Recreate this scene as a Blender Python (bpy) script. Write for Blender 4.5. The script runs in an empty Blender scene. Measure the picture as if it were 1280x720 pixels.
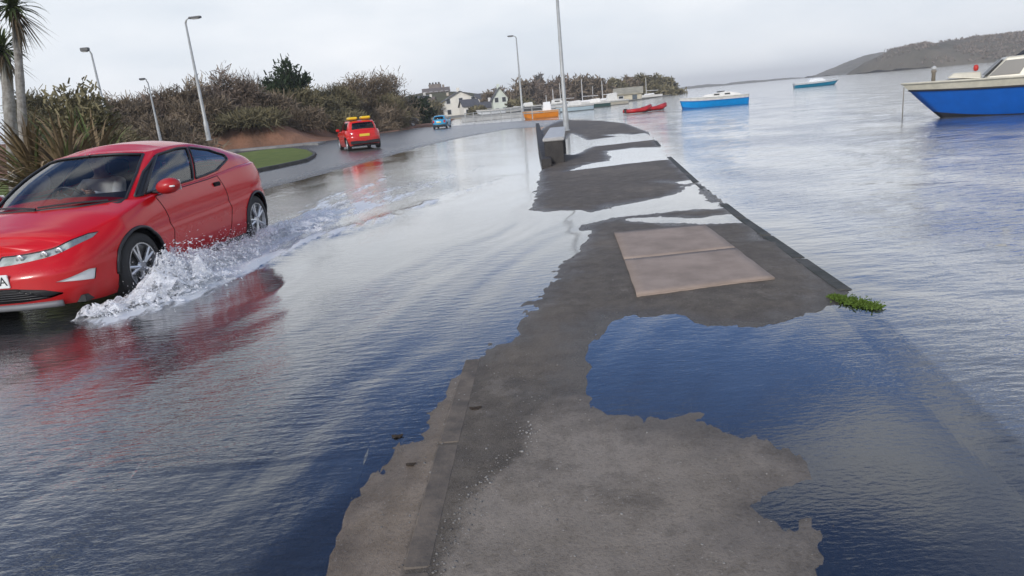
import bpy, bmesh, math, random
import numpy as np
from mathutils import Vector, Matrix, noise as mnoise
random.seed(7); RNG = np.random.default_rng(7)
sc = bpy.context.scene
col = sc.collection
R = math.radians

# ------------------------------------------------------------------ camera
F = 860.0; EYE = 1.41
ROLL = math.atan(.095); PITCH = math.atan((360 - 131) * math.cos(ROLL) / F)
cd = bpy.data.cameras.new('camera'); cam = bpy.data.objects.new('camera', cd); col.objects.link(cam)
cd.sensor_width = 36; cd.lens = F / 1280 * 36; cd.clip_start = .05; cd.clip_end = 20000
_U = Vector((0, math.sin(PITCH), math.cos(PITCH))); _X = Vector((1, 0, 0)); _Fw = Vector((0, math.cos(PITCH), -math.sin(PITCH)))
_c, _s = math.cos(ROLL), math.sin(ROLL)
ax = _X * _c - _U * _s; ay = _X * _s + _U * _c; az = -_Fw
m = Matrix((ax, ay, az)).transposed().to_4x4(); m.translation = (0, 0, EYE)
cam.matrix_world = m
sc.camera = cam

# ------------------------------------------------------------------ world, sun, exposure
SUN_EL, SUN_AZ = 26, 205          # compass degrees, 0 = +Y, clockwise; behind and slightly left of the viewer
w = bpy.data.worlds.new('World'); sc.world = w; w.use_nodes = True
nt = w.node_tree; N = nt.nodes; L = nt.links; N.clear()
out = N.new('ShaderNodeOutputWorld'); bg = N.new('ShaderNodeBackground')
sky = N.new('ShaderNodeTexSky'); sky.sky_type = 'NISHITA'; sky.sun_disc = False
sky.sun_elevation = R(SUN_EL); sky.sun_rotation = R(SUN_AZ); sky.dust_density = 1.5
geo = N.new('ShaderNodeTexCoord')
sep = N.new('ShaderNodeSeparateXYZ'); L.new(geo.outputs['Generated'], sep.inputs[0])
mp = N.new('ShaderNodeMapping'); mp.inputs['Scale'].default_value = (1.6, 1.6, 4.5); mp.inputs['Location'].default_value = (3.1, .4, 1.3)
L.new(geo.outputs['Generated'], mp.inputs[0])
n1 = N.new('ShaderNodeTexNoise'); n1.inputs['Scale'].default_value = 1.3; n1.inputs['Detail'].default_value = 6; n1.inputs['Roughness'].default_value = .5
L.new(mp.outputs[0], n1.inputs['Vector'])
def wmath(op, a, b=None, cl=False):
    q = N.new('ShaderNodeMath'); q.operation = op; q.use_clamp = cl
    for i, v in enumerate((a, b)):
        if v is None: continue
        if isinstance(v, (int, float)): q.inputs[i].default_value = v
        else: L.new(v, q.inputs[i])
    return q.outputs[0]
# cloud cover: solid towards the horizon, breaking into blue higher up
e = wmath('MULTIPLY', wmath('SUBTRACT', sep.outputs[2], .27), 5.0)
cov = wmath('SUBTRACT', wmath('ADD', wmath('MULTIPLY', wmath('SUBTRACT', n1.outputs[0], .5), 3.2), .62), wmath('MINIMUM', e, .55))
cov = wmath('ADD', cov, wmath('MULTIPLY', wmath('MULTIPLY', wmath('SUBTRACT', wmath('MULTIPLY', sep.outputs[0], -1.0), .22), 2.2, True), .42))      # the bank of cloud is heavier to the left and, less so, to the right
cov = wmath('ADD', cov, wmath('MULTIPLY', wmath('MULTIPLY', wmath('SUBTRACT', sep.outputs[0], .38), 3.0, True), .34))
cr = N.new('ShaderNodeMapRange'); cr.interpolation_type = 'SMOOTHSTEP'; cr.inputs[1].default_value = .1; cr.inputs[2].default_value = .8
L.new(cov, cr.inputs[0])
n2 = N.new('ShaderNodeTexNoise'); n2.inputs['Scale'].default_value = 2.2; n2.inputs['Detail'].default_value = 5
L.new(mp.outputs[0], n2.inputs['Vector'])
cc = N.new('ShaderNodeValToRGB'); cc.color_ramp.elements[0].position = .3; cc.color_ramp.elements[1].position = .75
cc.color_ramp.elements[0].color = (.74, .80, .87, 1); cc.color_ramp.elements[1].color = (.98, 1.0, 1.03, 1)
L.new(n2.outputs[0], cc.inputs[0])
sk = N.new('ShaderNodeVectorMath'); sk.operation = 'MULTIPLY'; sk.inputs[1].default_value = (.092, .112, .158)
L.new(sky.outputs[0], sk.inputs[0])
mx = N.new('ShaderNodeMix'); mx.data_type = 'RGBA'
L.new(cr.outputs[0], mx.inputs['Factor']); L.new(sk.outputs[0], mx.inputs['A']); L.new(cc.outputs[0], mx.inputs['B'])
L.new(mx.outputs['Result'], bg.inputs[0]); bg.inputs[1].default_value = 1.0
L.new(bg.outputs[0], out.inputs[0])
sd_ = bpy.data.lights.new('sun', 'SUN'); sun = bpy.data.objects.new('sun', sd_); col.objects.link(sun)
sd_.energy = 2.0; sd_.angle = R(9); sd_.color = (1, .95, .88)
sun_dir = Vector((math.sin(R(SUN_AZ)) * math.cos(R(SUN_EL)), math.cos(R(SUN_AZ)) * math.cos(R(SUN_EL)), math.sin(R(SUN_EL))))
sun.rotation_euler = sun_dir.to_track_quat('Z', 'Y').to_euler()
vs = sc.view_settings; vs.view_transform = 'Standard'; vs.look = 'None'; vs.exposure = .12; vs.gamma = 1

# ------------------------------------------------------------------ helpers
def ray(px, py):
    u, v = px - 640, 360 - py
    x = u * _c + v * _s; y = -u * _s + v * _c
    return _X * x + _U * y + _Fw * F
def gp(px, py, z=0.):
    d = ray(px, py); t = (z - EYE) / d.z; return (d.x * t, d.y * t)
def at(px, py, Y):
    d = ray(px, py); t = Y / d.y; return Vector((d.x * t, Y, EYE + d.z * t))

def tag(o, label=None, cat=None, group=None, kind=None):
    if label: o['label'] = label
    if cat: o['category'] = cat
    if group: o['group'] = group
    if kind: o['kind'] = kind
    return o
def empty(name, loc=(0, 0, 0), rz=0, label=None, cat=None, group=None):
    o = bpy.data.objects.new(name, None); col.objects.link(o); o.location = loc; o.rotation_euler = (0, 0, rz)
    o.empty_display_size = .2
    return tag(o, label, cat, group)
def link(name, me, mats=None, parent=None, smooth=False):
    o = bpy.data.objects.new(name, me); col.objects.link(o)
    if mats:
        for q in (mats if isinstance(mats, (list, tuple)) else [mats]): me.materials.append(q)
    if smooth: me.polygons.foreach_set('use_smooth', [True] * len(me.polygons))
    if parent: o.parent = parent
    return o
def copy_tree(o, parent=None):
    c = o.copy(); col.objects.link(c); c.parent = parent
    for ch in o.children: copy_tree(ch, c)
    return c
def np_mesh(name, V, Fa):
    """V (n,3); Fa (m,k) all faces with k corners"""
    V = np.asarray(V, dtype=np.float32); Fa = np.asarray(Fa, dtype=np.int32)
    me = bpy.data.meshes.new(name); k = Fa.shape[1]
    me.vertices.add(len(V)); me.vertices.foreach_set('co', V.ravel())
    me.loops.add(Fa.size); me.loops.foreach_set('vertex_index', Fa.ravel())
    me.polygons.add(len(Fa)); me.polygons.foreach_set('loop_start', np.arange(len(Fa), dtype=np.int32) * k)
    me.update(calc_edges=True); me.validate()
    return me
def attr(me, name, arr):
    a = me.attributes.new(name, 'FLOAT', 'POINT'); a.data.foreach_set('value', np.asarray(arr, dtype=np.float32))
class MB:
    def __init__(s): s.v = []; s.f = []
    def add(s, v, f):
        b = len(s.v); s.v += [tuple(q) for q in v]; s.f += [tuple(i + b for i in g) for g in f]; return s
    def box(s, c, d, rz=0, rx=0, ry=0, bev=0):
        M = Matrix.Translation(c) @ Matrix.Rotation(rz, 4, 'Z') @ Matrix.Rotation(ry, 4, 'Y') @ Matrix.Rotation(rx, 4, 'X')
        hx, hy, hz = d[0] / 2, d[1] / 2, d[2] / 2
        if bev <= 0:
            v = [M @ Vector((x * hx, y * hy, z * hz)) for z in (-1, 1) for x, y in ((-1, -1), (1, -1), (1, 1), (-1, 1))]
            return s.add(v, [(3, 2, 1, 0), (4, 5, 6, 7), (0, 1, 5, 4), (1, 2, 6, 5), (2, 3, 7, 6), (3, 0, 4, 7)])
        v = []; b = bev
        for z, k in ((-hz, 1), (-hz + b, 0), (hz - b, 0), (hz, 1)):
            X, Y = (hx - b, hy - b) if k else (hx, hy)
            ring = [(-X + b, -Y), (X - b, -Y), (X, -Y + b), (X, Y - b), (X - b, Y), (-X + b, Y), (-X, Y - b), (-X, -Y + b)] if not k else \
                   [(-X + b * .5, -Y), (X - b * .5, -Y), (X, -Y + b * .5), (X, Y - b * .5), (X - b * .5, Y), (-X + b * .5, Y), (-X, Y - b * .5), (-X, -Y + b * .5)]
            v += [M @ Vector((x, y, z)) for x, y in ring]
        f = [tuple(range(7, -1, -1)), tuple(range(24, 32))]
        for r in range(3):
            for i in range(8): f.append((r * 8 + i, r * 8 + (i + 1) % 8, r * 8 + 8 + (i + 1) % 8, r * 8 + 8 + i))
        return s.add(v, f)
    def tube(s, pts, r, n=8, cap=True):
        pts = [Vector(p) for p in pts]; rs = r if isinstance(r, (list, tuple)) else [r] * len(pts)
        v = []; up = None
        for i, p in enumerate(pts):
            t = (pts[min(i + 1, len(pts) - 1)] - pts[max(i - 1, 0)])
            t = t.normalized() if t.length > 1e-9 else Vector((0, 0, 1))
            if up is None: up = Vector((0, 0, 1)) if abs(t.z) < .9 else Vector((1, 0, 0))
            a = t.cross(up); a = a.normalized() if a.length > 1e-6 else t.orthogonal().normalized(); b = a.cross(t); up = b
            v += [p + (a * math.cos(2 * math.pi * k / n) + b * math.sin(2 * math.pi * k / n)) * rs[i] for k in range(n)]
        f = [(i * n + k, i * n + (k + 1) % n, (i + 1) * n + (k + 1) % n, (i + 1) * n + k) for i in range(len(pts) - 1) for k in range(n)]
        if cap: f += [tuple(range(n - 1, -1, -1)), tuple(range((len(pts) - 1) * n, len(pts) * n))]
        return s.add(v, f)
    def lathe(s, prof, n=24, M=None):
        """prof [(r,h)] round local Z, M places it"""
        M = M or Matrix(); v = []
        for r_, h in prof: v += [M @ Vector((r_ * math.cos(2 * math.pi * k / n), r_ * math.sin(2 * math.pi * k / n), h)) for k in range(n)]
        f = [(i * n + k, i * n + (k + 1) % n, (i + 1) * n + (k + 1) % n, (i + 1) * n + k) for i in range(len(prof) - 1) for k in range(n)]
        f += [tuple(range(n - 1, -1, -1)), tuple(range((len(prof) - 1) * n, len(prof) * n))]
        return s.add(v, f)
    def build(s, name, mat, parent=None, smooth=False, fix=True):
        me = bpy.data.meshes.new(name); me.from_pydata(s.v, [], s.f)
        if fix:
            b = bmesh.new(); b.from_mesh(me); bmesh.ops.recalc_face_normals(b, faces=b.faces); b.to_mesh(me); b.free()
        me.update()
        return link(name, me, mat, parent, smooth)

def material(name, base=(.2, .2, .2), rough=.6, metal=0., spec=.5, coat=0., var=.0, vscale=4., bump=0., bscale=30., dark=None, coord='Object', detail=5, transmission=None):
    """Principled with a noise-driven mix towards `dark` and a noise bump"""
    m = bpy.data.materials.new(name); m.use_nodes = True; t = m.node_tree; p = t.nodes['Principled BSDF']
    p.inputs['Base Color'].default_value = (*base, 1); p.inputs['Roughness'].default_value = rough; p.inputs['Metallic'].default_value = metal
    p.inputs['Specular IOR Level'].default_value = spec; p.inputs['Coat Weight'].default_value = coat; p.inputs['Coat Roughness'].default_value = .04
    tc = t.nodes.new('ShaderNodeTexCoord')
    if var > 0 or dark:
        n = t.nodes.new('ShaderNodeTexNoise'); n.inputs['Scale'].default_value = vscale; n.inputs['Detail'].default_value = detail; n.inputs['Roughness'].default_value = .62
        t.links.new(tc.outputs[coord], n.inputs['Vector'])
        r_ = t.nodes.new('ShaderNodeValToRGB'); d = dark or tuple(c * (1 - var) for c in base)
        r_.color_ramp.elements[0].position = .36; r_.color_ramp.elements[1].position = .64
        r_.color_ramp.elements[0].color = (*d, 1); r_.color_ramp.elements[1].color = (*base, 1)
        t.links.new(n.outputs[0], r_.inputs[0]); t.links.new(r_.outputs[0], p.inputs['Base Color'])
    if bump > 0:
        n = t.nodes.new('ShaderNodeTexNoise'); n.inputs['Scale'].default_value = bscale; n.inputs['Detail'].default_value = 6
        t.links.new(tc.outputs[coord], n.inputs['Vector'])
        b = t.nodes.new('ShaderNodeBump'); b.inputs['Strength'].default_value = 1; b.inputs['Distance'].default_value = bump
        t.links.new(n.outputs[0], b.inputs['Height']); t.links.new(b.outputs[0], p.inputs['Normal'])
    return m

# numpy fractal value noise (2-D), world-space
_P = RNG.random((256, 256)).astype(np.float32)
def vnoise(x, y):
    xi = np.floor(x).astype(int); yi = np.floor(y).astype(int); fx = x - xi; fy = y - yi
    fx = fx * fx * (3 - 2 * fx); fy = fy * fy * (3 - 2 * fy)
    a = _P[xi & 255, yi & 255]; b = _P[(xi + 1) & 255, yi & 255]; c = _P[xi & 255, (yi + 1) & 255]; d = _P[(xi + 1) & 255, (yi + 1) & 255]
    return (a * (1 - fx) + b * fx) * (1 - fy) + (c * (1 - fx) + d * fx) * fy - .5
def fbm(x, y, o=4, g=.5):
    s = 0; a = 1.; f = 1.
    for i in range(o): s = s + a * vnoise(x * f + 17.3 * i, y * f + 5.1 * i); a *= g; f *= 2.03
    return s
def poly_sd(x, y, P):
    """signed distance to polygon, positive inside"""
    P = np.asarray(P, float); d2 = np.full(x.shape, 1e18); ins = np.zeros(x.shape, bool); n = len(P)
    for i in range(n):
        ax_, ay_ = P[i]; bx, by = P[(i + 1) % n]; ex, ey = bx - ax_, by - ay_
        t = np.clip(((x - ax_) * ex + (y - ay_) * ey) / (ex * ex + ey * ey + 1e-12), 0, 1)
        dx = x - ax_ - t * ex; dy = y - ay_ - t * ey; d2 = np.minimum(d2, dx * dx + dy * dy)
        if ey != 0:
            c = ((ay_ > y) != (by > y)) & (x < ex * (y - ay_) / ey + ax_); ins ^= c
    return np.where(ins, 1, -1) * np.sqrt(d2)
def G(*pts): return [gp(*p) for p in pts]

# ------------------------------------------------------------------ terrain: quay, road and sea bed as one sheet
QUAY = G((405, 720), (432, 640), (455, 580), (490, 542), (540, 492), (580, 456), (603, 437), (640, 420), (646, 382), (690, 342), (735, 300),
         (728, 281), (787, 270), (844, 263), (904, 261), (872, 228), (858, 237), (827, 248), (775, 256), (738, 266), (697, 264), (667, 262), (668, 246), (677, 212), (672, 165),
         (690, 152), (712, 150), (752, 151), (781, 154), (812, 165), (832, 190), (872, 226), (930, 271), (1062, 362), (1062, 376), (1035, 399), (930, 405), (880, 406), (830, 396),
         (752, 393), (735, 410), (719, 432), (706, 462), (688, 500), (740, 503), (800, 512), (830, 525), (870, 519), (900, 545), (950, 543),
         (1000, 572), (1005, 600), (972, 612), (975, 640), (1058, 634), (1070, 660), (1050, 690), (1062, 720)) + [(1.35, 1.0), (1.1, -6), (-.9, -6), (-.62, 1.0)]
Z7 = lambda *p: G(*[(600 + x / 2.4615, 140 + y / 2.4615) for x, y in p])
PUDDLES = [Z7((262, 183), (350, 156), (402, 150), (395, 120), (470, 110), (566, 108), (590, 145), (440, 160), (380, 168)),
           Z7((255, 95), (282, 65), (332, 87), (505, 65), (545, 84), (350, 106), (290, 132), (262, 130)),
           Z7((460, 329), (560, 339), (700, 345), (830, 338), (812, 314), (700, 322), (600, 325)),
           Z7((556, 216), (620, 219), (700, 219), (690, 212), (620, 213)),
           Z7((385, 71), (430, 67), (470, 70), (430, 75))]
EDGE = [(1.6, -6), (1.75, 1.0)] + G((1280, 560), (1062, 362), (930, 271), (872, 226), (832, 190), (812, 165), (781, 153), (752, 150), (712, 148)) + [(2, 62), (-60, 120)]   # quay wall line, sea to its right
SEA = EDGE + [(-60, 900), (6000, 9000), (6000, -400), (1.6, -400)]
ROADLAND = G((180, 262), (325, 238), (400, 219), (480, 197), (520, 186), (560, 176), (600, 168), (640, 161), (690, 158), (715, 149)) + [(2, 62), (-60, 121), (-400, 140), (-400, 12), (-20, 12)]
LITE = G((540, 730), (560, 680), (590, 620), (655, 565), (663, 520), (690, 497)) + [(8, 4.4), (8, -6), (-.3, -6), (-.25, 1.2)]
GUT = [(-5, -6), (-.47, -6)] + G((505, 720), (550, 560), (583, 452)) + [(-.2, 4.6), (-5, 4.6)]
KLINE = [(-.47, -1.0)] + G((505, 720), (550, 560), (583, 450))
SEMI = G((705, 412), (760, 396), (800, 420), (815, 455), (785, 490), (740, 502), (690, 498))
def terrain_z(x, y, full=False):
    far = np.clip((y - 6) / 40, 0, 1)
    sd = poly_sd(x, y, QUAY)
    for P in PUDDLES: sd = np.minimum(sd, -poly_sd(x, y, P))
    sl = poly_sd(x, y, ROADLAND)
    se = poly_sd(x, y, SEA)
    h = np.maximum(np.where(sd > 0, .028 * (1 - np.exp(-sd / .45)), -.035 * (1 - np.exp(sd / .5))),
                   np.where(sl > 0, .14 * (1 - np.exp(-sl / 8)), -.09 * (1 - np.exp(sl / 2.5))))
    # crossfall of the flooded carriageway
    h = h - .05 * np.clip((-.3 - x) / 2, 0, 1) * (sl < 0) * (sd < 0)
    near = 1 - np.clip((y - 10) / 25, 0, 1)
    kd = np.full(x.shape, 9.)
    for a, b in zip(KLINE[:-1], KLINE[1:]):
        ex, ey = b[0] - a[0], b[1] - a[1]; t_ = np.clip(((x - a[0]) * ex + (y - a[1]) * ey) / (ex * ex + ey * ey), 0, 1); kd = np.minimum(kd, np.hypot(x - a[0] - t_ * ex - .04, y - a[1] - t_ * ey))
    h = h + (.008 * fbm(x * 2.2, y * 2.2, 5, .58) + .0040 * fbm(x * 11, y * 11, 4, .62) + .0022 * fbm(x * 37, y * 37, 2, .6)) * (1 - np.exp(-(kd / .09) ** 2)) * (.25 + .75 * near) + .004 * fbm(x * .8, y * .5, 3) * (1 - near)
    h = h + .008 * np.clip(poly_sd(x, y, SEMI) / .25 + .5, 0, 1)
    h = np.where(se > 0, np.minimum(h, -.02) - np.clip(se * 6, 0, 1) * (.5 + .3 * np.clip(se / 12, 0, 1)), h)
    if full: return h, sd, se, sl
    return h
def fan_grid(y0, y1, nu, nv, spread, y_off=4., pw=2.6):
    t = np.linspace(0, 1, nv); ys = y0 + (y1 - y0) * ((np.exp(pw * t) - 1) / (math.exp(pw) - 1))
    u = np.linspace(-1, 1, nu); u = u * (.55 + .45 * np.abs(u))
    X = u[None, :] * spread * (np.maximum(ys, 0)[:, None] + y_off); Y = np.repeat(ys[:, None], nu, 1)
    i = np.arange(nv - 1)[:, None] * nu + np.arange(nu - 1)[None, :]
    Fa = np.stack([i, i + 1, i + 1 + nu, i + nu], -1).reshape(-1, 4)
    return X.ravel(), Y.ravel(), Fa
X, Y, Fa = fan_grid(-5, 125, 620, 760, 1.15, 3.2, 4.2)
Zt, sdq, se, sl = terrain_z(X, Y, True)
me = np_mesh('pavement', np.c_[X, Y, Zt], Fa)
attr(me, 'lite', np.clip(poly_sd(X, Y, LITE), -2, 2)); attr(me, 'gutter', np.clip(poly_sd(X, Y, GUT), -2, 2))
attr(me, 'height', Zt); attr(me, 'road', np.clip(sl, -3, 3))

def asphalt():
    m = bpy.data.materials.new('wet_asphalt'); m.use_nodes = True; t = m.node_tree; N = t.nodes; L = t.links; p = N['Principled BSDF']; p.inputs['Specular IOR Level'].default_value = .14
    g = N.new('ShaderNodeNewGeometry')
    def noise(s, d=5, r=.6):
        n = N.new('ShaderNodeTexNoise'); n.inputs['Scale'].default_value = s; n.inputs['Detail'].default_value = d; n.inputs['Roughness'].default_value = r
        L.new(g.outputs['Position'], n.inputs['Vector']); return n.outputs[0]
    def A(n): a = N.new('ShaderNodeAttribute'); a.attribute_name = n; return a.outputs['Fac']
    def mt(op, a, b, cl=False):
        q = N.new('ShaderNodeMath'); q.operation = op; q.use_clamp = cl
        for i, v in enumerate((a, b)):
            if isinstance(v, (int, float)): q.inputs[i].default_value = v
            else: L.new(v, q.inputs[i])
        return q.outputs[0]
    def rng(v, a, b, c=0, d=1):
        q = N.new('ShaderNodeMapRange'); q.inputs[1].default_value = a; q.inputs[2].default_value = b; q.inputs[3].default_value = c; q.inputs[4].default_value = d
        q.interpolation_type = 'SMOOTHSTEP'; L.new(v, q.inputs[0]); return q.outputs[0]
    def mix(f, a, b, mode='MIX'):
        q = N.new('ShaderNodeMix'); q.data_type = 'RGBA'; q.blend_type = mode
        for k, v in (('Factor', f), ('A', a), ('B', b)):
            if isinstance(v, tuple): q.inputs[k].default_value = (*v, 1)
            elif isinstance(v, (int, float)): q.inputs[k].default_value = v
            else: L.new(v, q.inputs[k])
        return q.outputs['Result']
    big = noise(1.1, 4); mid = noise(7, 6, .7); fine = noise(70, 4, .7); grit = noise(230, 2, .6)
    c = mix(rng(mid, .3, .7), (.088, .072, .054), (.150, .125, .096))
    lite = rng(mt('ADD', A('lite'), mt('MULTIPLY', mt('SUBTRACT', mid, .5), .22)), -.03, .05)
    wide = noise(.42, 6, .68); c = mix(mt('MULTIPLY', rng(wide, .48, .60), .6), c, (.20, .165, .125))
    c2 = mix(rng(big, .35, .65), (.235, .20, .16), (.31, .265, .215))
    c2 = mix(mt('MULTIPLY', rng(mid, .45, .62), .4), c2, (.16, .134, .104))
    c = mix(lite, c, c2)
    gut = rng(mt('ADD', A('gutter'), mt('MULTIPLY', mt('SUBTRACT', mid, .5), .03)), -.01, .02)
    blot = noise(2.6, 7, .72); c = mix(mt('MULTIPLY', rng(blot, .50, .62), .45), c, (.085, .072, .058)); c = mix(mt('MULTIPLY', rng(blot, .42, .34), .35), c, (.30, .255, .205))
    c = mix(gut, c, mix(rng(mid, .35, .65), (.20, .155, .110), (.27, .215, .16)))
    c = mix(rng(A('road'), -.5, .6), c, mix(rng(mid, .3, .7), (.085, .082, .080), (.120, .115, .110)))
    # single light stones and dark pores of the surfacing
    vo = N.new('ShaderNodeTexVoronoi'); vo.inputs['Scale'].default_value = 85; L.new(g.outputs['Position'], vo.inputs['Vector'])
    sx = N.new('ShaderNodeSeparateXYZ'); L.new(vo.outputs['Color'], sx.inputs[0])
    spot = mt('MULTIPLY', rng(sx.outputs[0], .93, .95), rng(vo.outputs['Distance'], .3, .2))
    c = mix(mt('MULTIPLY', spot, .5), c, (.46, .43, .39))
    L.new(mt('ADD', .14, mt('MULTIPLY', rng(A('road'), 0, 1), .3)), p.inputs['Specular IOR Level'])
    c = mix(mt('MULTIPLY', rng(fine, .50, .38), .5), c, (.6, .58, .56), 'MULTIPLY')
    c = mix(mt('MULTIPLY', rng(grit, .5, .62), .35), c, (.24, .22, .20))
    # stained, soaked band right at the waterline
    wet = rng(mt('ADD', A('height'), mt('MULTIPLY', mt('SUBTRACT', blot, .5), .022)), .015, -.001)
    c = mix(mt('MULTIPLY', wet, .8), c, (.5, .5, .52), 'MULTIPLY')
    L.new(c, p.inputs['Base Color'])
    rr = mt('SUBTRACT', mt('ADD', mt('SUBTRACT', .62, mt('MULTIPLY', rng(A('road'), 0, 1), .36)), mt('MULTIPLY', lite, .22)), mt('MULTIPLY', wet, .38)); L.new(rr, p.inputs['Roughness'])
    b = N.new('ShaderNodeBump'); b.inputs['Distance'].default_value = .006; b.inputs['Strength'].default_value = .8
    L.new(mt('ADD', mt('ADD', fine, mt('MULTIPLY', grit, .5)), mt('MULTIPLY', mid, .5)), b.inputs['Height']); L.new(b.outputs[0], p.inputs['Normal'])
    return m
M_ASPH = asphalt()
tag(link('pavement', me, M_ASPH, None, True), kind='structure')
# sea bed / ground far beyond, a plain sheet under everything
b = MB(); b.add([(-3850, -60, -1.2), (3850, -60, -1.2), (3850, 2950, -1.2), (-3850, 2950, -1.2)], [(0, 1, 2, 3)])
tag(b.build('sea_bed', material('silt', (.06, .055, .045), .9, dark=(.04, .038, .03), vscale=.05), fix=False), kind='structure')

# ------------------------------------------------------------------ water: one surface over road, quay and bay
CAR_X, CAR_Y, CAR_A, CAR_Z = -4.30, 6.50, R(-94.5), -.065
def car_pt(x, y): return (CAR_X + x * math.cos(CAR_A) - y * math.sin(CAR_A), CAR_Y + x * math.sin(CAR_A) + y * math.cos(CAR_A))
X, Y, Fa = fan_grid(-5, 2900, 760, 900, 1.3, 3.2, 7.0)
near = np.exp(-np.maximum(Y - 3, 0) / 30)
se_w = np.clip(poly_sd(X, Y, SEA), -3, 30)
dx = X - CAR_X; dy = Y - CAR_Y
lx = dx * math.cos(CAR_A) + dy * math.sin(CAR_A); ly = -dx * math.sin(CAR_A) + dy * math.cos(CAR_A)     # car frame
# wake crests spreading from the wheels to the near side
q = ly - .9 + .30 * np.clip(lx + .3, -20, 12)
wob = fbm(X * .35, Y * .35, 3) * 2.2 + fbm(X * 1.4, Y * 1.4, 2) * .35
ph = q * 6.3 + wob * 2.0
env = np.clip(q, 0, 1) * np.exp(-np.clip(q, 0, 9) / 4.5) * np.exp(-np.maximum(Y - 9, 0) / 7) * (se_w < 0)
amp_mod = np.clip(.45 + fbm(X * .7, Y * .22, 3) * 1.7, 0, 1)
zw = .0095 * env * amp_mod * (np.sin(ph) + .40 * np.sin(ph * 2.3 + wob * 3 + .4) + .16 * np.sin(ph * 5.1 + wob * 4) * np.clip(fbm(X * 1.5, Y * .6, 2) * 3 + .5, 0, 1))
z_open = fbm(X * 1.6 - Y * .35, Y * 2.6, 4, .55) * .014 * np.clip(se_w / 1.5, 0, 1) * np.exp(-np.maximum(Y - 4, 0) / 45)
zw = zw + z_open + .0012 * fbm(X * 3, Y * 6, 3) * near
# two raised foam ridges trailing behind the near-side wheels
def ridge(a0, a1, x0=.2, x1=-14, w0=.10, w1=.5):
    t = np.clip((x0 - lx) / (x0 - x1), 0, 1); yc = a0 + (a1 - a0) * t ** .8 + .12 * np.sin(lx * 1.1) + fbm(lx * .6, ly * .2, 3) * .5 * t
    return np.exp(-((ly - yc) / (w0 + (w1 - w0) * t)) ** 2) * (lx < x0) * (lx > x1) * (1 - t) ** .55, t
r1, t1 = ridge(.95, 2.0); r2, t2 = ridge(1.0, .35, -2.3, -17, .2, .55); r3, t3 = ridge(-.9, -1.3, .2, -13, .2, .5)
def trail(P, w0, w1, s0, s1):
    P = np.array(P); best = np.full(X.shape, 1e9); tt = np.zeros(X.shape); n = len(P) - 1
    for i in range(n):
        e_ = P[i + 1] - P[i]; t_ = np.clip(((X - P[i, 0]) * e_[0] + (Y - P[i, 1]) * e_[1]) / (e_ @ e_), 0, 1); d_ = np.hypot(X - P[i, 0] - t_ * e_[0], Y - P[i, 1] - t_ * e_[1]); m_ = d_ < best
        best = np.where(m_, d_, best); tt = np.where(m_, (i + t_) / n, tt)
    best = best + .10 * fbm(X * 1.3, Y * 1.3, 3)
    return (s0 + (s1 - s0) * tt) * np.exp(-(best / (w0 + (w1 - w0) * tt)) ** 2)
r4 = trail(G((255, 352), (330, 328), (388, 301), (474, 276), (554, 249), (630, 222)), .17, .30, 1.35, .35)
r5 = trail(G((330, 292), (388, 279), (450, 262), (520, 238), (600, 208)), .22, .45, 1.1, .3)
r6 = trail([car_pt(.75, 1.0), car_pt(.2, 1.25), car_pt(-.8, 1.25), car_pt(-2.2, 1.15), car_pt(-3.4, 1.1)], .26, .30, 1.6, 1.0)
foam = np.clip(r6 + r1 * .6 + r2 * .5 + .6 * r3 + r4 + r5, 0, 1.6)
inner = np.clip(1 - np.abs(ly - .7) / 1.2, 0, 1) * np.clip((-1.0 - lx) / 2, 0, 1) * np.exp(np.clip(lx + 3, -30, 0) / 4)
foam = foam + .75 * inner
fn = fbm(lx * 2.3, ly * 9, 4, .65)
foam_a = foam * (1 + fn * 1.6)
zw = zw + .035 * r1 * (1 + fn) * np.exp(-t1 * 3) + .03 * r2 * np.exp(-t2 * 3) * (1 + fn) + .035 * r4 * (1 + fn) + foam * .02 * fbm(X * 9, Y * 9, 3)
zw = np.where(Y > 300, 0, zw)
me = np_mesh('water', np.c_[X, Y, zw], Fa)
Zg = terrain_z(X, np.minimum(Y, 120)); Zg = np.where(Y > 120, -1., Zg)
attr(me, 'depth', np.clip(-Zg, -1, 1)); attr(me, 'foam', foam_a); churn = np.clip(np.exp(-np.maximum(np.abs(ly - 1.6) - 1.3, 0) / 1.0) * (lx < 3.5) * np.exp(-np.maximum(-lx - 6, 0) / 8), 0, 1) * np.clip(.5 + fbm(X * .5, Y * .25, 3) * 1.6, .1, 1.2)
attr(me, 'churn', churn); attr(me, 'open', np.clip(se_w + .2, 0, 1))
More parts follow.
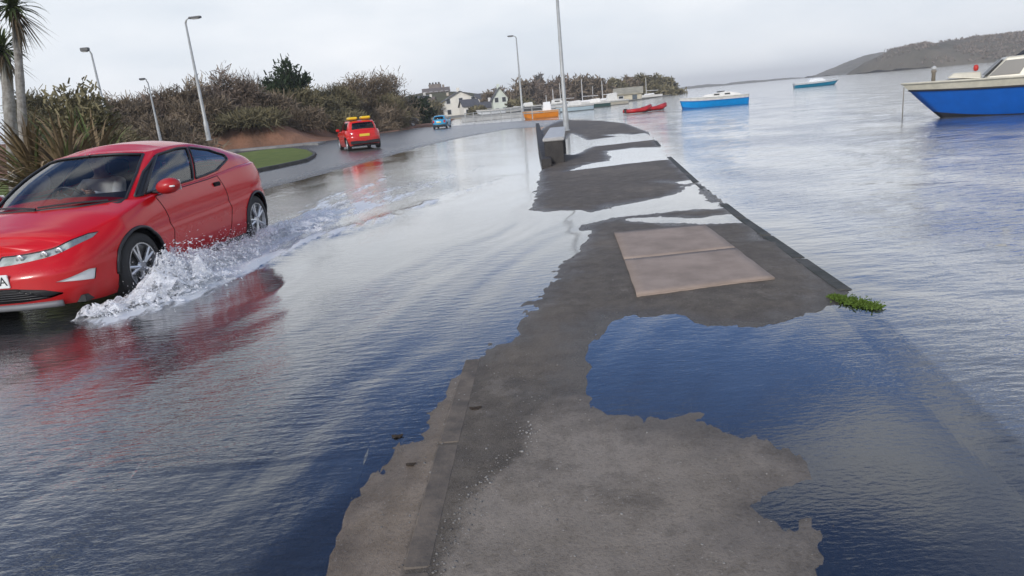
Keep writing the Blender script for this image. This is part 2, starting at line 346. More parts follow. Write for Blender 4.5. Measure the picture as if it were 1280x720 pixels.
def water_mat():
    m = bpy.data.materials.new('flood_and_sea_water'); m.use_nodes = True; t = m.node_tree; N = t.nodes; L = t.links; N.remove(N['Principled BSDF'])
    out = N['Material Output']; g = N.new('ShaderNodeNewGeometry')
    def A(n): a = N.new('ShaderNodeAttribute'); a.attribute_name = n; return a.outputs['Fac']
    def mt(op, a, b=0., cl=False):
        q = N.new('ShaderNodeMath'); q.operation = op; q.use_clamp = cl
        for i, v in enumerate((a, b)):
            if isinstance(v, (int, float)): q.inputs[i].default_value = v
            else: L.new(v, q.inputs[i])
        return q.outputs[0]
    def rng(v, a, b, c=0, d=1):
        q = N.new('ShaderNodeMapRange'); q.inputs[1].default_value = a; q.inputs[2].default_value = b; q.inputs[3].default_value = c; q.inputs[4].default_value = d
        L.new(v, q.inputs[0]); return q.outputs[0]
    def noise(s, sc_=(1, 1, 1), d=3, r=.55, rot=0):
        mp = N.new('ShaderNodeMapping'); mp.inputs['Scale'].default_value = sc_; mp.inputs['Rotation'].default_value = (0, 0, rot); L.new(g.outputs['Position'], mp.inputs[0])
        n = N.new('ShaderNodeTexNoise'); n.inputs['Scale'].default_value = s; n.inputs['Detail'].default_value = d; n.inputs['Roughness'].default_value = r
        L.new(mp.outputs[0], n.inputs['Vector']); return n.outputs[0]
    op = A('open'); dist = N.new('ShaderNodeSeparateXYZ'); L.new(g.outputs['Position'], dist.inputs[0])
    patch = rng(noise(.45, (1, .6, 1), 2), .42, .62)
    small = noise(7, (1, 2.4, 1), 4, .6, .2); chop = noise(2.4, (1, 2.2, 1), 5, .6, -.25); swell = noise(.5, (1, 2, 1), 4, .6, -.2)
    tiny = noise(26, (1, 2.2, 1), 2, .5); ch = noise(5.5, (1, 3.4, 1), 4, .62, .12); st = noise(2.6, (1.5, .55, 1), 3, .5, -.34)
    calm = mt('SUBTRACT', 1.0, mt('MULTIPLY', mt('MULTIPLY', rng(dist.outputs[0], -.4, .2), mt('SUBTRACT', 1.0, op)), .65))
    h = mt('ADD', mt('MULTIPLY', mt('MULTIPLY', small, calm), mt('MULTIPLY', mt('ADD', mt('MULTIPLY', patch, .0045), .0010), mt('ADD', 1.0, mt('MULTIPLY', op, 1.3)))), mt('MULTIPLY', tiny, .0006))
    h = mt('ADD', h, mt('MULTIPLY', mt('MULTIPLY', ch, .009), A('churn')))
    h = mt('ADD', h, mt('MULTIPLY', mt('MULTIPLY', st, .010), mt('MULTIPLY', mt('SUBTRACT', 1.0, op), mt('MULTIPLY', rng(dist.outputs[1], 5.5, 2.5), rng(dist.outputs[0], -.5, -1.2)))))
    h = mt('ADD', h, mt('MULTIPLY', op, mt('ADD', mt('MULTIPLY', chop, mt('ADD', .016, mt('MULTIPLY', patch, .024))), mt('MULTIPLY', swell, .05))))
    bp = N.new('ShaderNodeBump'); bp.inputs['Distance'].default_value = 1.; bp.inputs['Strength'].default_value = 1.; L.new(h, bp.inputs['Height'])
    fr = N.new('ShaderNodeFresnel'); fr.inputs['IOR'].default_value = 1.8; L.new(bp.outputs[0], fr.inputs['Normal'])
    gl = N.new('ShaderNodeBsdfGlossy'); gl.inputs['Roughness'].default_value = .06; gl.inputs['Color'].default_value = (.99, .985, .985, 1); L.new(bp.outputs[0], gl.inputs['Normal'])
    df = N.new('ShaderNodeBsdfDiffuse'); L.new(bp.outputs[0], df.inputs['Normal'])
    mc = N.new('ShaderNodeMix'); mc.data_type = 'RGBA'; L.new(op, mc.inputs['Factor']); mc.inputs['A'].default_value = (.048, .052, .055, 1); mc.inputs['B'].default_value = (.19, .20, .205, 1)
    L.new(mc.outputs['Result'], df.inputs['Color'])
    tr = N.new('ShaderNodeBsdfTransparent'); tr.inputs['Color'].default_value = (.72, .74, .74, 1)
    s1 = N.new('ShaderNodeMixShader'); L.new(rng(A('depth'), .0, .11, .0, .96), s1.inputs[0]); L.new(tr.outputs[0], s1.inputs[1]); L.new(df.outputs[0], s1.inputs[2])
    s2 = N.new('ShaderNodeMixShader'); L.new(rng(fr.outputs[0], .08, .60, .065, .93), s2.inputs[0]); L.new(s1.outputs[0], s2.inputs[1]); L.new(gl.outputs[0], s2.inputs[2])
    fo = N.new('ShaderNodeBsdfDiffuse'); fo.inputs['Color'].default_value = (.70, .72, .73, 1)
    fac = rng(mt('ADD', A('foam'), mt('MULTIPLY', mt('SUBTRACT', noise(9, (1, 1, 1), 6, .75), .5), 1.5)), .45, .95, 0, .85)
    s3 = N.new('ShaderNodeMixShader'); L.new(fac, s3.inputs[0]); L.new(s2.outputs[0], s3.inputs[1]); L.new(fo.outputs[0], s3.inputs[2])
    L.new(s3.outputs[0], out.inputs[0]); return m
tag(link('water', me, water_mat(), None, True), kind='structure')
#@@PART2
# ------------------------------------------------------------------ shared materials
M_GREYPAINT = material('galvanised_post', (.42, .43, .42), .5, .2, dark=(.33, .33, .31), vscale=3)
M_LANTERN = material('lantern_housing', (.10, .10, .10), .5)
M_LENS = material('lantern_lens', (.5, .5, .48), .2)
M_RUBBER = material('tyre_rubber', (.022, .022, .022), .75, bump=.002, bscale=60)
M_ALLOY = material('alloy', (.62, .62, .62), .3, .8)
M_BLACK = material('black_plastic', (.018, .018, .02), .45)
M_SEAM = material('panel_gap', (.01, .003, .003), .9)
M_CHROME = material('lamp_reflector', (.90, .91, .88), .3, .15, dark=(.5, .54, .5), vscale=10)
M_PLATEW = material('plate_white', (.75, .75, .72), .4)
M_PLATEY = material('plate_yellow', (.8, .55, .05), .4)
M_TAIL = material('tail_lamp', (.5, .01, .012), .15, coat=.8)
M_CLOTH = material('seat_cloth', (.03, .03, .034), .9)
def glass_mat(name, tint, ior=1.5):
    m = bpy.data.materials.new(name); m.use_nodes = True; t = m.node_tree; N = t.nodes; L = t.links; N.remove(N['Principled BSDF'])
    fr = N.new('ShaderNodeFresnel'); fr.inputs['IOR'].default_value = ior
    gl = N.new('ShaderNodeBsdfGlossy'); gl.inputs['Roughness'].default_value = .02
    tr = N.new('ShaderNodeBsdfTransparent'); tr.inputs['Color'].default_value = (*tint, 1)
    s = N.new('ShaderNodeMixShader'); L.new(fr.outputs[0], s.inputs[0]); L.new(tr.outputs[0], s.inputs[1]); L.new(gl.outputs[0], s.inputs[2])
    L.new(s.outputs[0], N['Material Output'].inputs[0]); return m
M_SIDE = glass_mat('side_glass', (.80, .84, .84), 2.1); M_GLASS = glass_mat('car_glass', (.95, .97, .97)); M_TINT = glass_mat('privacy_glass', (.22, .24, .25))
def paint(name, c, dirt=(.10, .085, .07)):
    m = material(name, c, .3, 0, .35, coat=.25)
    t = m.node_tree; p = t.nodes['Principled BSDF']; N = t.nodes; L = t.links
    tc = N.new('ShaderNodeTexCoord'); n = N.new('ShaderNodeTexNoise'); n.inputs['Scale'].default_value = 3.5; n.inputs['Detail'].default_value = 7; n.inputs['Roughness'].default_value = .7
    L.new(tc.outputs['Object'], n.inputs['Vector']); sp = N.new('ShaderNodeSeparateXYZ'); L.new(tc.outputs['Object'], sp.inputs[0])
    a = N.new('ShaderNodeMapRange'); a.inputs[1].default_value = .75; a.inputs[2].default_value = .15; L.new(sp.outputs[2], a.inputs[0])
    b = N.new('ShaderNodeMath'); b.operation = 'MULTIPLY'; L.new(a.outputs[0], b.inputs[0]); L.new(n.outputs[0], b.inputs[1])
    x = N.new('ShaderNodeMix'); x.data_type = 'RGBA'; L.new(b.outputs[0], x.inputs['Factor']); x.inputs['A'].default_value = (*c, 1); x.inputs['B'].default_value = (*dirt, 1)
    L.new(x.outputs['Result'], p.inputs['Base Color'])
    r_ = N.new('ShaderNodeMapRange'); r_.inputs[3].default_value = .2; r_.inputs[4].default_value = .6; L.new(b.outputs[0], r_.inputs[0]); L.new(r_.outputs[0], p.inputs['Roughness'])
    return m

# ------------------------------------------------------------------ cars
def cat(ctrl, t):
    """Catmull-Rom through control rows at parameter array t"""
    C = np.asarray(ctrl, float); C = np.vstack([2 * C[0] - C[1], C, 2 * C[-1] - C[-2]])
    t = np.clip(np.asarray(t, float), 0, len(C) - 3 - 1e-9); i = np.floor(t).astype(int); f = (t - i)[..., None]
    p0, p1, p2, p3 = C[i], C[i + 1], C[i + 2], C[i + 3]
    return .5 * (2 * p1 + (p2 - p0) * f + (2 * p0 - 5 * p1 + 4 * p2 - p3) * f * f + (3 * p1 - p0 - 3 * p2 + p3) * f ** 3)
def snap_poly(P, q):
    P = np.asarray(P, float); best = None; bd = 1e18
    for i in range(len(P)):
        a = P[i]; e = P[(i + 1) % len(P)] - a; t = np.clip(((q - a) @ e) / (e @ e + 1e-12), 0, 1); c = a + t * e; d = ((c - q) ** 2).sum()
        if d < bd: bd = d; best = c
    return best
class Grid:
    """parameter grid; regions are cut out along polygons so that neighbouring pieces meet exactly"""
    def __init__(s, us, vs): s.us, s.vs = us, vs; s.UV = np.stack(np.meshgrid(us, vs, indexing='ij'), -1).reshape(-1, 2); s.nu, s.nv = len(us), len(vs); s.reg = {}
    def cut(s, name, P):
        nu, nv = s.nu, s.nv; i = (np.arange(nu - 1)[:, None] * nv + np.arange(nv - 1)[None, :]).ravel(); quads = np.stack([i, i + nv, i + nv + 1, i + 1], -1)
        c = s.UV[quads].mean(1); sc_ = np.array([1., 1.]); ins = poly_sd(c[:, 0], c[:, 1], P) > 0
        vi = np.zeros(len(s.UV), bool); vo = vi.copy(); vi[quads[ins].ravel()] = True; vo[quads[~ins].ravel()] = True
        for k in np.nonzero(vi & vo)[0]: s.UV[k] = snap_poly(P, s.UV[k])
        s.reg[name] = ins; s.quads = quads; s.poly = getattr(s, 'poly', {}); s.poly[name] = P
    def faces(s, include=None):
        if include: return s.quads[s.reg[include]]
        k = np.ones(len(s.quads), bool)
        for r_ in s.reg.values(): k &= ~r_
        return s.quads[k]
def piece(surf, UV, quads, off=0.):
    used, inv = np.unique(quads.ravel(), return_inverse=True); q = inv.reshape(quads.shape); P = surf(UV[used])
    if off: P = P + off * normals(surf, UV[used])
    return P, q
def normals(surf, UV, e=1e-3):
    a = surf(UV + [e, 0]) - surf(UV - [e, 0]); b_ = surf(UV + [0, e]) - surf(UV - [0, e]); n = np.cross(a, b_); n /= np.linalg.norm(n, axis=1)[:, None] + 1e-12
    P = surf(UV); flip = np.sign((n * (P - np.array([-1.3, 0, .6]))).sum(1)); flip[flip == 0] = 1
    return n * flip[:, None]
def mirror_build(name, pieces, mat, parent, both=True, smooth=True, merge=.0015):
    bm_ = bmesh.new()
    for P, q in pieces:
        for sy in ((1, -1) if both else (1,)):
            vs_ = [bm_.verts.new((p[0], p[1] * sy, p[2])) for p in P]
            for f in q:
                try: bm_.faces.new([vs_[i] for i in (f if sy > 0 else f[::-1])])
                except ValueError: pass
    bmesh.ops.remove_doubles(bm_, verts=bm_.verts, dist=merge)
    bmesh.ops.recalc_face_normals(bm_, faces=bm_.faces)
    me = bpy.data.meshes.new(name); bm_.to_mesh(me); bm_.free()
    return link(name, me, mat, parent, smooth)

def make_wheel(cx, side, z, r=.325, wd=.2, res=32, parent=None):
    M = Matrix.Translation((cx, side, z)) @ Matrix.Rotation(math.copysign(math.pi / 2, -side), 4, 'X')
    e = MB().lathe([(r * .68, -wd / 2), (r * .9, -wd / 2), (r * .98, -wd * .42), (r, -wd * .25), (r, wd * .25), (r * .98, wd * .42), (r * .9, wd / 2), (r * .68, wd / 2), (r * .66, wd * .3)], res, M).build('wheel', M_RUBBER, parent, True)
    k = MB(); k.lathe([(r * .685, wd * .3), (r * .70, wd * .5), (r * .66, wd * .5), (r * .63, wd * .28), (r * .60, -wd * .1), (r * .2, -wd * .1)], res, M)
    for a in range(5):
        for d in (-.16, .16):
            a0 = a * 2 * math.pi / 5; p0 = M @ Vector((r * .14 * math.cos(a0), r * .14 * math.sin(a0), wd * .40)); p1 = M @ Vector((r * .665 * math.cos(a0 + d), r * .665 * math.sin(a0 + d), wd * .43))
            k.tube([p0, p1], [r * .06, r * .048], 6)
    k.lathe([(.001, wd * .46), (r * .15, wd * .45), (r * .19, wd * .36)], 12, M)
    k.build('rim', M_ALLOY, e, False)
    return e

def make_car(name, label, paintm, kind='hatch', res=1., detail=True, group=None, plate_y=False, glass=None):
    g3 = glass or M_SIDE
    root = empty(name, label=label, cat='car', group=group)
    boxy = kind != 'hatch'
    C = [(.90, 0), (.89, .34), (.80, .62), (.62, .775), (.30, .85), (0, .872), (-.6, .868), (-1.3, .866), (-2.0, .872), (-2.635, .885), (-3.0, .83), (-3.23, .70), (-3.34, .42), (-3.37, 0)]
    zsx = [(-3.4, 1.03), (-3.0, 1.06), (-2.4, 1.045), (-1.6, .985), (-.8, .955), (-.3, .925), (.1, .84), (.4, .765), (.7, .70), (.9, .655)]
    if boxy: zsx = [(-3.4, .98), (-2.4, .98), (-.6, .96), (0, .93), (.5, .86), (.9, .72)]
    zx = np.array(zsx)
    zs = lambda x: np.interp(x, zx[:, 0], zx[:, 1])
    z0 = lambda x: np.interp(x, [-3.4, -3.0, -2.2, -.4, .5, .9], [.30, .22, .17, .17, .17, .20])
    nc = len(C) - 1
    def skirt(UV):
        u = np.clip(UV[:, 0], 0, nc - 1e-6); v = UV[:, 1]; p = cat(C, u); t = cat(C, u + .01) - cat(C, np.maximum(u - .01, 0)); t /= np.linalg.norm(t, axis=1)[:, None]
        n = np.stack([t[:, 1], -t[:, 0]], -1); n = np.where((n * (p - [-1.3, 0])).sum(1)[:, None] < 0, -n, n)
        fr = np.clip((p[:, 0] - .15) / .6, 0, 1); rr = np.clip((-2.9 - p[:, 0]) / .4, 0, 1)
        ins = .07 * np.clip(1 - v / .3, 0, 1) ** 1.6 + (.05 + .0 * rr) * np.clip((v - .72) / .28, 0, 1) ** 2 + .012 * np.exp(-((v - .60) / .05) ** 2) * (1 - fr)
        ins = ins + fr * (.17 * np.clip((v - .55) / .45, 0, 1) ** 1.5) + rr * .05 * np.clip((v - .5) / .5, 0, 1)
        ins = ins - .022 * (np.exp(-((p[:, 0]) / .42) ** 2) + np.exp(-((p[:, 0] + 2.635) / .42) ** 2)) * np.clip(1 - np.abs(v - .55) / .45, 0, 1)
        p = p - n * ins[:, None]
        x = cat(C, u)[:, 0]
        return np.stack([p[:, 0], np.where(u < .001, 0, p[:, 1]), z0(x) + (zs(x) - z0(x)) * v], -1)
    def crown(x): return np.interp(x, [-3.4, -2.8, .1, .6, .9], [.03, .05, .085, .075, .03])
    def deck(UV):
        E = skirt(np.stack([UV[:, 0], np.ones(len(UV))], -1)); r_ = UV[:, 1]
        return np.stack([E[:, 0], E[:, 1] * (1 - r_), E[:, 2] + crown(E[:, 0]) * (1 - (1 - r_) ** 2.2)], -1)
    us = np.linspace(0, nc, int(230 * res)); vs_ = np.linspace(0, 1, max(14, int(46 * res)))
    # x -> u on the plan curve
    uu = np.linspace(0, nc, 2000); Pu = cat(C, uu)
    x2u = lambda x: np.interp(-np.asarray(x, float), -Pu[:, 0], uu)
    z2v = lambda x, z: (np.asarray(z) - z0(x)) / (zs(x) - z0(x))
    y2u = lambda y: np.interp(y, Pu[:400, 1], uu[:400])
    gsk = Grid(us, vs_)
    arch = []
    for cx in (0, -2.635):
        a = np.linspace(-.25, math.pi + .25, 50); ra = .37
        xs = cx + ra * np.cos(a); zz = .325 + ra * np.sin(a); arch.append(np.stack([x2u(xs), z2v(xs, zz)], -1))
        gsk.cut('arch%g' % cx, np.vstack([arch[-1], [[x2u(cx - ra), -.5], [x2u(cx + ra), -.5]]]) )
    pieces = {}
    if detail and not boxy:
        f = lambda pts: np.array([(y2u(y), v) if y is not None else (x2u(x), v) for x, y, v in pts])
        pieces['headlight'] = f([(0, .10, .80), (0, .45, .845), (.62, None, .90), (.46, None, .91), (.38, None, .945), (.46, None, .975), (.62, None, .985), (0, .45, .97), (0, .10, .955)])
        pieces['lower_grille'] = f([(0, 0, .13), (0, .30, .13), (0, .52, .16), (0, .63, .22), (0, .5, .33), (0, .28, .41), (0, 0, .43), ])
        pieces['fog_lamp'] = f([(0, .58, .43), (.60, None, .34), (.57, None, .50), (.63, None, .52)])
        pieces['door'] = np.array([(x2u(-.50), .12), (x2u(-.62), .5), (x2u(-.48), .985), (x2u(-1.1), .985), (x2u(-1.82), .985), (x2u(-1.95), .5), (x2u(-1.80), .12)])
        gsk.cut('headlight', pieces['headlight']); gsk.cut('lower_grille', pieces['lower_grille']); gsk.cut('fog_lamp', pieces['fog_lamp']); gsk.cut('door', pieces['door'])
    if boxy:
        ur = lambda y: nc - np.interp(y, Pu[::-1][:700, 1], np.linspace(0, 1, 2000)[:700]) * 0  # unused
        tl = np.array([(x2u(-3.16), .55), (x2u(-3.3), .55), (x2u(-3.3), .96), (x2u(-3.10), .96)])
        hl = np.array([(y2u(.45), .62), (x2u(.66), .62), (x2u(.55), .9), (y2u(.45), .9)])
        gsk.cut('tail_lamp', tl); gsk.cut('headlight', hl)
    gdk = Grid(us, np.linspace(0, 1, max(10, int(26 * res))))
    # greenhouse
    if not boxy:
        B = [(.10, 0), (.01, .40), (-.27, .70), (-.50, .765), (-1.1, .788), (-1.5, .795), (-2.1, .79), (-2.62, .785), (-3.08, .71), (-3.28, .38), (-3.31, 0)]
        T = [(-.93, 0, 1.385), (-.95, .30, 1.38), (-1.04, .52, 1.355), (-1.17, .572, 1.363), (-1.5, .60, 1.38), (-1.8, .605, 1.375), (-2.2, .602, 1.325), (-2.54, .595, 1.275), (-2.88, .54, 1.195), (-3.02, .28, 1.19), (-3.05, 0, 1.19)]
    else:
        B = [(-.15, 0), (-.2, .40), (-.36, .70), (-.55, .765), (-1.1, .788), (-1.5, .795), (-2.1, .79), (-2.65, .775), (-3.1, .66), (-3.24, .32), (-3.26, 0)]
        T = [(-.93, 0, 1.42), (-.95, .30, 1.42), (-1.0, .55, 1.41), (-1.12, .60, 1.42), (-1.5, .625, 1.44), (-1.8, .63, 1.45), (-2.2, .62, 1.44), (-2.7, .61, 1.43), (-3.0, .55, 1.40), (-3.08, .25, 1.41), (-3.09, 0, 1.41)]
    m_ = len(B) - 1
    def green(UV):
        th = np.clip(UV[:, 0], 0, m_ - 1e-6); v = UV[:, 1]; b_ = cat(B, th); t_ = cat(T, th)
        Ey = skirt(np.stack([x2u(b_[:, 0]), np.ones(len(th))], -1))[:, 1]
        zb = zs(b_[:, 0]) + crown(b_[:, 0]) * (1 - np.clip(np.abs(b_[:, 1]) / np.maximum(Ey, .3), 0, 1) ** 2.2) - .012
        ctr = np.array([-1.6, 0]); d = b_ - ctr; d /= np.linalg.norm(d, axis=1)[:, None]
        xy = b_ + (t_[:, :2] - b_) * v[:, None] + d * (.035 * np.sin(np.pi * v))[:, None]
        y = np.where((th < .001) | (th > m_ - .001), 0, xy[:, 1])
        return np.stack([xy[:, 0], y, zb + (t_[:, 2] - zb) * v + .02 * np.sin(np.pi * v)], -1)
    def roof(UV):
        t_ = cat(T, np.clip(UV[:, 0], 0, m_ - 1e-6)); r_ = UV[:, 1]; cr_ = .085 * np.clip((-.93 - t_[:, 0]) / .35, 0, 1) * np.clip((t_[:, 0] + 3.0) / .6, 0, 1) if not boxy else .04 * np.clip((-.93 - t_[:, 0]) / .35, 0, 1) * np.clip((t_[:, 0] + 3.1) / .4, 0, 1)
        return np.stack([t_[:, 0], t_[:, 1] * (1 - r_), t_[:, 2] + cr_ * (1 - (1 - r_) ** 2)], -1)
    gg = Grid(np.linspace(0, m_, int(190 * res)), np.linspace(0, 1, max(12, int(40 * res))))
    if not boxy:
        wins = {'windscreen': [(-.5, .03), (1.86, .03), (1.93, .5), (1.86, .93), (-.5, .95)],
                'side_window': [(2.72, .06), (4.55, .08), (4.55, .90), (3.9, .92), (2.95, .86)],
                'quarter_window': [(4.70, .08), (5.7, .12), (6.36, .36), (6.36, .56), (5.75, .82), (4.70, .90)],
                'quarter_light': [(2.12, .04), (2.62, .05), (2.86, .84), (2.2, .5)],
                'rear_window': [(8.35, .25), (8.35, .88), (10.5, .88), (10.5, .25)]}
    else:
        wins = {'windscreen': [(-.5, .03), (1.86, .03), (1.86, .92), (-.5, .92)],
                'side_window': [(2.6, .08), (4.85, .08), (4.85, .90), (2.95, .90)],
                'quarter_window': [(5.05, .08), (7.0, .10), (7.0, .88), (5.05, .90)],
                'rear_window': [(8.25, .10), (8.25, .86), (10.5, .86), (10.5, .10)]}
    for k, P in wins.items(): gg.cut(k, np.array(P))
    grf = Grid(gg.us, np.linspace(0, 1, max(6, int(22 * res))))
    gdk.cut('hole', np.array([(x2u(-.28), .14), (x2u(-2.95), .14), (x2u(-2.95), 1.5), (x2u(-.28), 1.5)])); grf.quads = None; grf.cut('none', np.array([(-9, -9), (-8, -9), (-8, -8)]))
    body = [piece(skirt, gsk.UV, gsk.faces()), piece(deck, gdk.UV, gdk.faces()), piece(green, gg.UV, gg.faces()), piece(roof, grf.UV, grf.faces())]
    body_o = mirror_build('body', body, paintm, root)
    # rolled lip inside the wheel arches and dark arch trim
    for i, P in enumerate(arch):
        e3 = skirt(P[4:-4]); n3 = normals(skirt, P[4:-4]); 
        for sy in (1, -1):
            k = MB(); k.tube([Vector((a[0] + n[0] * .004, (a[1] + n[1] * .004) * sy, a[2])) for a, n in zip(e3, n3)], .016, 6)
            k.build('arch_trim', M_BLACK, root, True)
            cx = (0, -2.635)[i]; k = MB(); v = []; f = []
            for j in range(17):
                a = math.pi * j / 16 * 1.15 - .23; v += [(cx + .372 * math.cos(a), .83 * sy, .325 + .372 * math.sin(a)), (cx + .372 * math.cos(a), .5 * sy, .325 + .372 * math.sin(a))]
                if j: f.append((2 * j - 2, 2 * j - 1, 2 * j + 1, 2 * j))
            nb = len(v); v.append((cx, .5 * sy, .3)); f += [(nb, 2 * j - 1, 2 * j + 1) for j in range(1, 17)]
            k.add(v, f); k.build('wheel_well', M_BLACK, root)
    # underbody, dashboard, bulkhead
    k = MB(); k.box((-1.25, 0, .22), (3.9, 1.45, .06)); k.build('underbody', M_BLACK, root)
    for sy in (.76, -.76):
        for cx in (0, -2.635): make_wheel(cx, sy, .325, res=int(36 if detail else 18), parent=root)
    names = {'windscreen': M_GLASS if glass is None else glass, 'side_window': g3, 'quarter_window': g3, 'rear_window': g3, 'quarter_light': M_BLACK}
    for k_, P in wins.items():
        P3, q = piece(green, gg.UV, gg.faces(k_), -.006)
        full = k_ in ('windscreen', 'rear_window')
        for sy in ((1,) if full else (1, -1)):
            o = mirror_build(k_, [(P3 * [1, sy, 1], q)], names[k_], root, both=full)
            if detail:
                pp = []; Pa = np.array(P, float)
                for i in range(len(Pa)):
                    a, c = Pa[i], Pa[(i + 1) % len(Pa)]; nn = max(2, int(np.abs(c - a).max() * 10))
                    pp += [a + (c - a) * j / nn for j in range(nn)]
                pp = np.array(pp + [pp[0]]); keep = (pp[:, 0] > 0) & (pp[:, 0] < m_)
                if full:
                    # open run from centre line round and back
                    idx = np.nonzero(keep)[0]; pp = pp[idx]
                    if k_ == 'rear_window': pass
                S3 = green(pp); n3 = normals(green, np.clip(pp, .002, None)); t_ = MB()
                pts = [Vector(((a + n * .001)[0], (a + n * .001)[1] * sy, (a + n * .001)[2])) for a, n in zip(S3, n3)]
                t_.tube(pts, .013, 5)
                if full: t_.tube([Vector((p.x, -p.y, p.z)) for p in pts], .013, 5)
                t_.build('window_trim', M_BLACK, o, True)
    if detail and not boxy:
        for nm, mt_ in (('headlight', M_CHROME), ('fog_lamp', M_PLATEW)):
            for sy in (1, -1):
                P3, q = piece(skirt, gsk.UV, gsk.faces(nm), -.012); o = mirror_build(nm, [(P3 * [1, sy, 1], q)], mt_, root, both=False)
                if nm == 'headlight':
                    P3, q = piece(skirt, gsk.UV, gsk.faces(nm), .0015); mirror_build('lens', [(P3 * [1, sy, 1], q)], glass_mat('lamp_lens', (.93, .96, .94)), o, both=False)
                    for a in (.30, .52, .66):
                        uv = np.array([[y2u(a), .905]]); c = skirt(uv)[0] - normals(skirt, uv)[0] * .002
                        MB().lathe([(.034, 0), (.03, .012), (.012, .004)], 14, Matrix.Translation((c[0], c[1] * sy, c[2])) @ Matrix.Rotation(math.pi / 2, 4, 'Y')).build('bulb', M_ALLOY, o, True)
        P3, q = piece(skirt, gsk.UV, gsk.faces('lower_grille'), -.03); gr = mirror_build('lower_grille', [(P3, q)], M_BLACK, root)
        for j in range(5):
            uv = np.array([(y2u(y), .16 + j * .05) for y in np.linspace(0.001, .50 - .05 * j, 12)]); s3 = skirt(uv) - normals(skirt, uv) * .02
            MB().tube([Vector((p[0], p[1], p[2])) for p in s3[::-1]] + [Vector((p[0], -p[1], p[2])) for p in s3[1:]], .006, 5).build('grille_bar', M_BLACK, gr, True)
        uv = np.array([(y2u(y), .055) for y in np.linspace(0.001, .60, 14)]); s3 = skirt(uv) + normals(skirt, uv) * .012
        MB().tube([Vector(p) for p in s3[::-1]] + [Vector((p[0], -p[1], p[2])) for p in s3[1:]], .03, 8).build('bumper_lip', material('lip_silver', (.16, .16, .165), .5), root, True)
        for sy in (1, -1):
            P3, q = piece(skirt, gsk.UV, gsk.faces('door'), 0); d = mirror_build('door', [(P3 * [1, sy, 1], q)], paintm, root, both=False)
            pp = []; Pa = pieces['door']
            for i in range(len(Pa)):
                a, c = Pa[i], Pa[(i + 1) % len(Pa)]; pp += [a + (c - a) * j / 16 for j in range(16)]
            pp = np.array(pp + [pp[0]]); s3 = skirt(pp); MB().tube([Vector((p[0], p[1] * sy, p[2])) for p in s3], .0045, 5).build('seam', M_SEAM, d, True)
            uv = np.array([[x2u(-1.72), .90]]); c = skirt(uv)[0]
            h = MB(); h.box((c[0], (c[1] + .008) * sy, c[2] - .01), (.15, .03, .05), bev=.012); h.build('handle', M_SEAM, d)
            # mirror
            mo = MB(); prof = []
            b_ = bmesh.new(); bmesh.ops.create_uvsphere(b_, u_segments=20, v_segments=12, radius=1)
            for v in b_.verts:
                x, y, z = v.co; v.co = (x * .085 * (1.15 if x > 0 else .75), y * .125, z * .078 + (y * sy) * .012)
            me = bpy.data.meshes.new('mirror'); b_.to_mesh(me); b_.free()
            mi = link('mirror', me, paintm, root, True); mi.location = (-.56, .94 * sy, 1.01)
            MB().box((0, -.10 * sy, -.045), (.06, .14, .03), bev=.01).build('mirror_arm', M_BLACK, mi)
            MB().box((.072, .06 * sy, .0), (.03, .10, .016), bev=.005, rz=-.35 * sy).build('indicator', M_PLATEW, mi)
            MB().box((-.062, 0, .0), (.008, .19, .10), bev=.003).build('mirror_glass', M_CHROME, mi)
            # sill
            uv = np.array([(x2u(x), .03) for x in np.linspace(-.40, -2.25, 20)]); s3 = skirt(uv)
            MB().tube([Vector((p[0], p[1] * sy, p[2])) for p in s3], .03, 6).build('sill', M_BLACK, root, True)
        # number plate with the one character that the frame shows
        pl = MB().box((.905, 0, .455), (.014, .52, .112), bev=.004).build('number_plate', M_PLATEW, root)
        c = bpy.data.curves.new('characters', 'FONT'); c.body = 'A'; c.size = .105; c.extrude = .001; c.align_x = 'CENTER'; c.align_y = 'CENTER'
        tmp = bpy.data.objects.new('tmp', c); col.objects.link(tmp); bpy.context.view_layer.update()
        me = bpy.data.meshes.new_from_object(tmp.evaluated_get(bpy.context.evaluated_depsgraph_get())); col.objects.unlink(tmp); bpy.data.objects.remove(tmp)
        t_ = link('characters', me, M_BLACK, pl); t_.location = (.914, .215, .455); t_.rotation_euler = (math.pi / 2, 0, math.pi / 2)
        # wipers
        for y0, y1 in ((.60, .02), (.0, -.58)):
            uv = [green(np.array([[abs(a), .05]]))[0] for a in (1.5 * abs(y0) / .6 + .0, 1.5 * abs(y1) / .6)]
            p = [Vector((uv[0][0] + .02, math.copysign(uv[0][1], y0), uv[0][2] + .01)), Vector((uv[1][0] + .02, math.copysign(uv[1][1], y1 or 1), uv[1][2] + .02))]
            MB().tube([p[0], (p[0] + p[1]) / 2 + Vector((.02, 0, .01)), p[1]], .009, 5).build('wiper', M_BLACK, root)
        # cabin
        d = MB(); d.box((-.42, 0, .90), (.62, 1.40, .12), bev=.03, ry=.1); d.box((-.55, 0, .72), (.3, 1.4, .35), bev=.03); d.build('dashboard', M_CLOTH, root)
        for y in (.36, -.36):
            s_ = MB(); s_.box((-1.45, y, .50), (.50, .50, .16), bev=.05); s_.box((-1.73, y, .82), (.13, .48, .62), bev=.05, ry=-.25); s_.box((-1.85, y, 1.20), (.09, .26, .17), bev=.04, ry=-.2); s_.build('seat', M_CLOTH, root)
        s_ = MB(); s_.box((-2.35, 0, .50), (.50, 1.2, .18), bev=.05); s_.box((-2.62, 0, .80), (.13, 1.2, .55), bev=.05, ry=-.25); s_.build('rear_seat', M_CLOTH, root)
        sw = MB(); Mw = Matrix.Translation((-.92, -.36, .90)) @ Matrix.Rotation(R(-65), 4, 'Y')
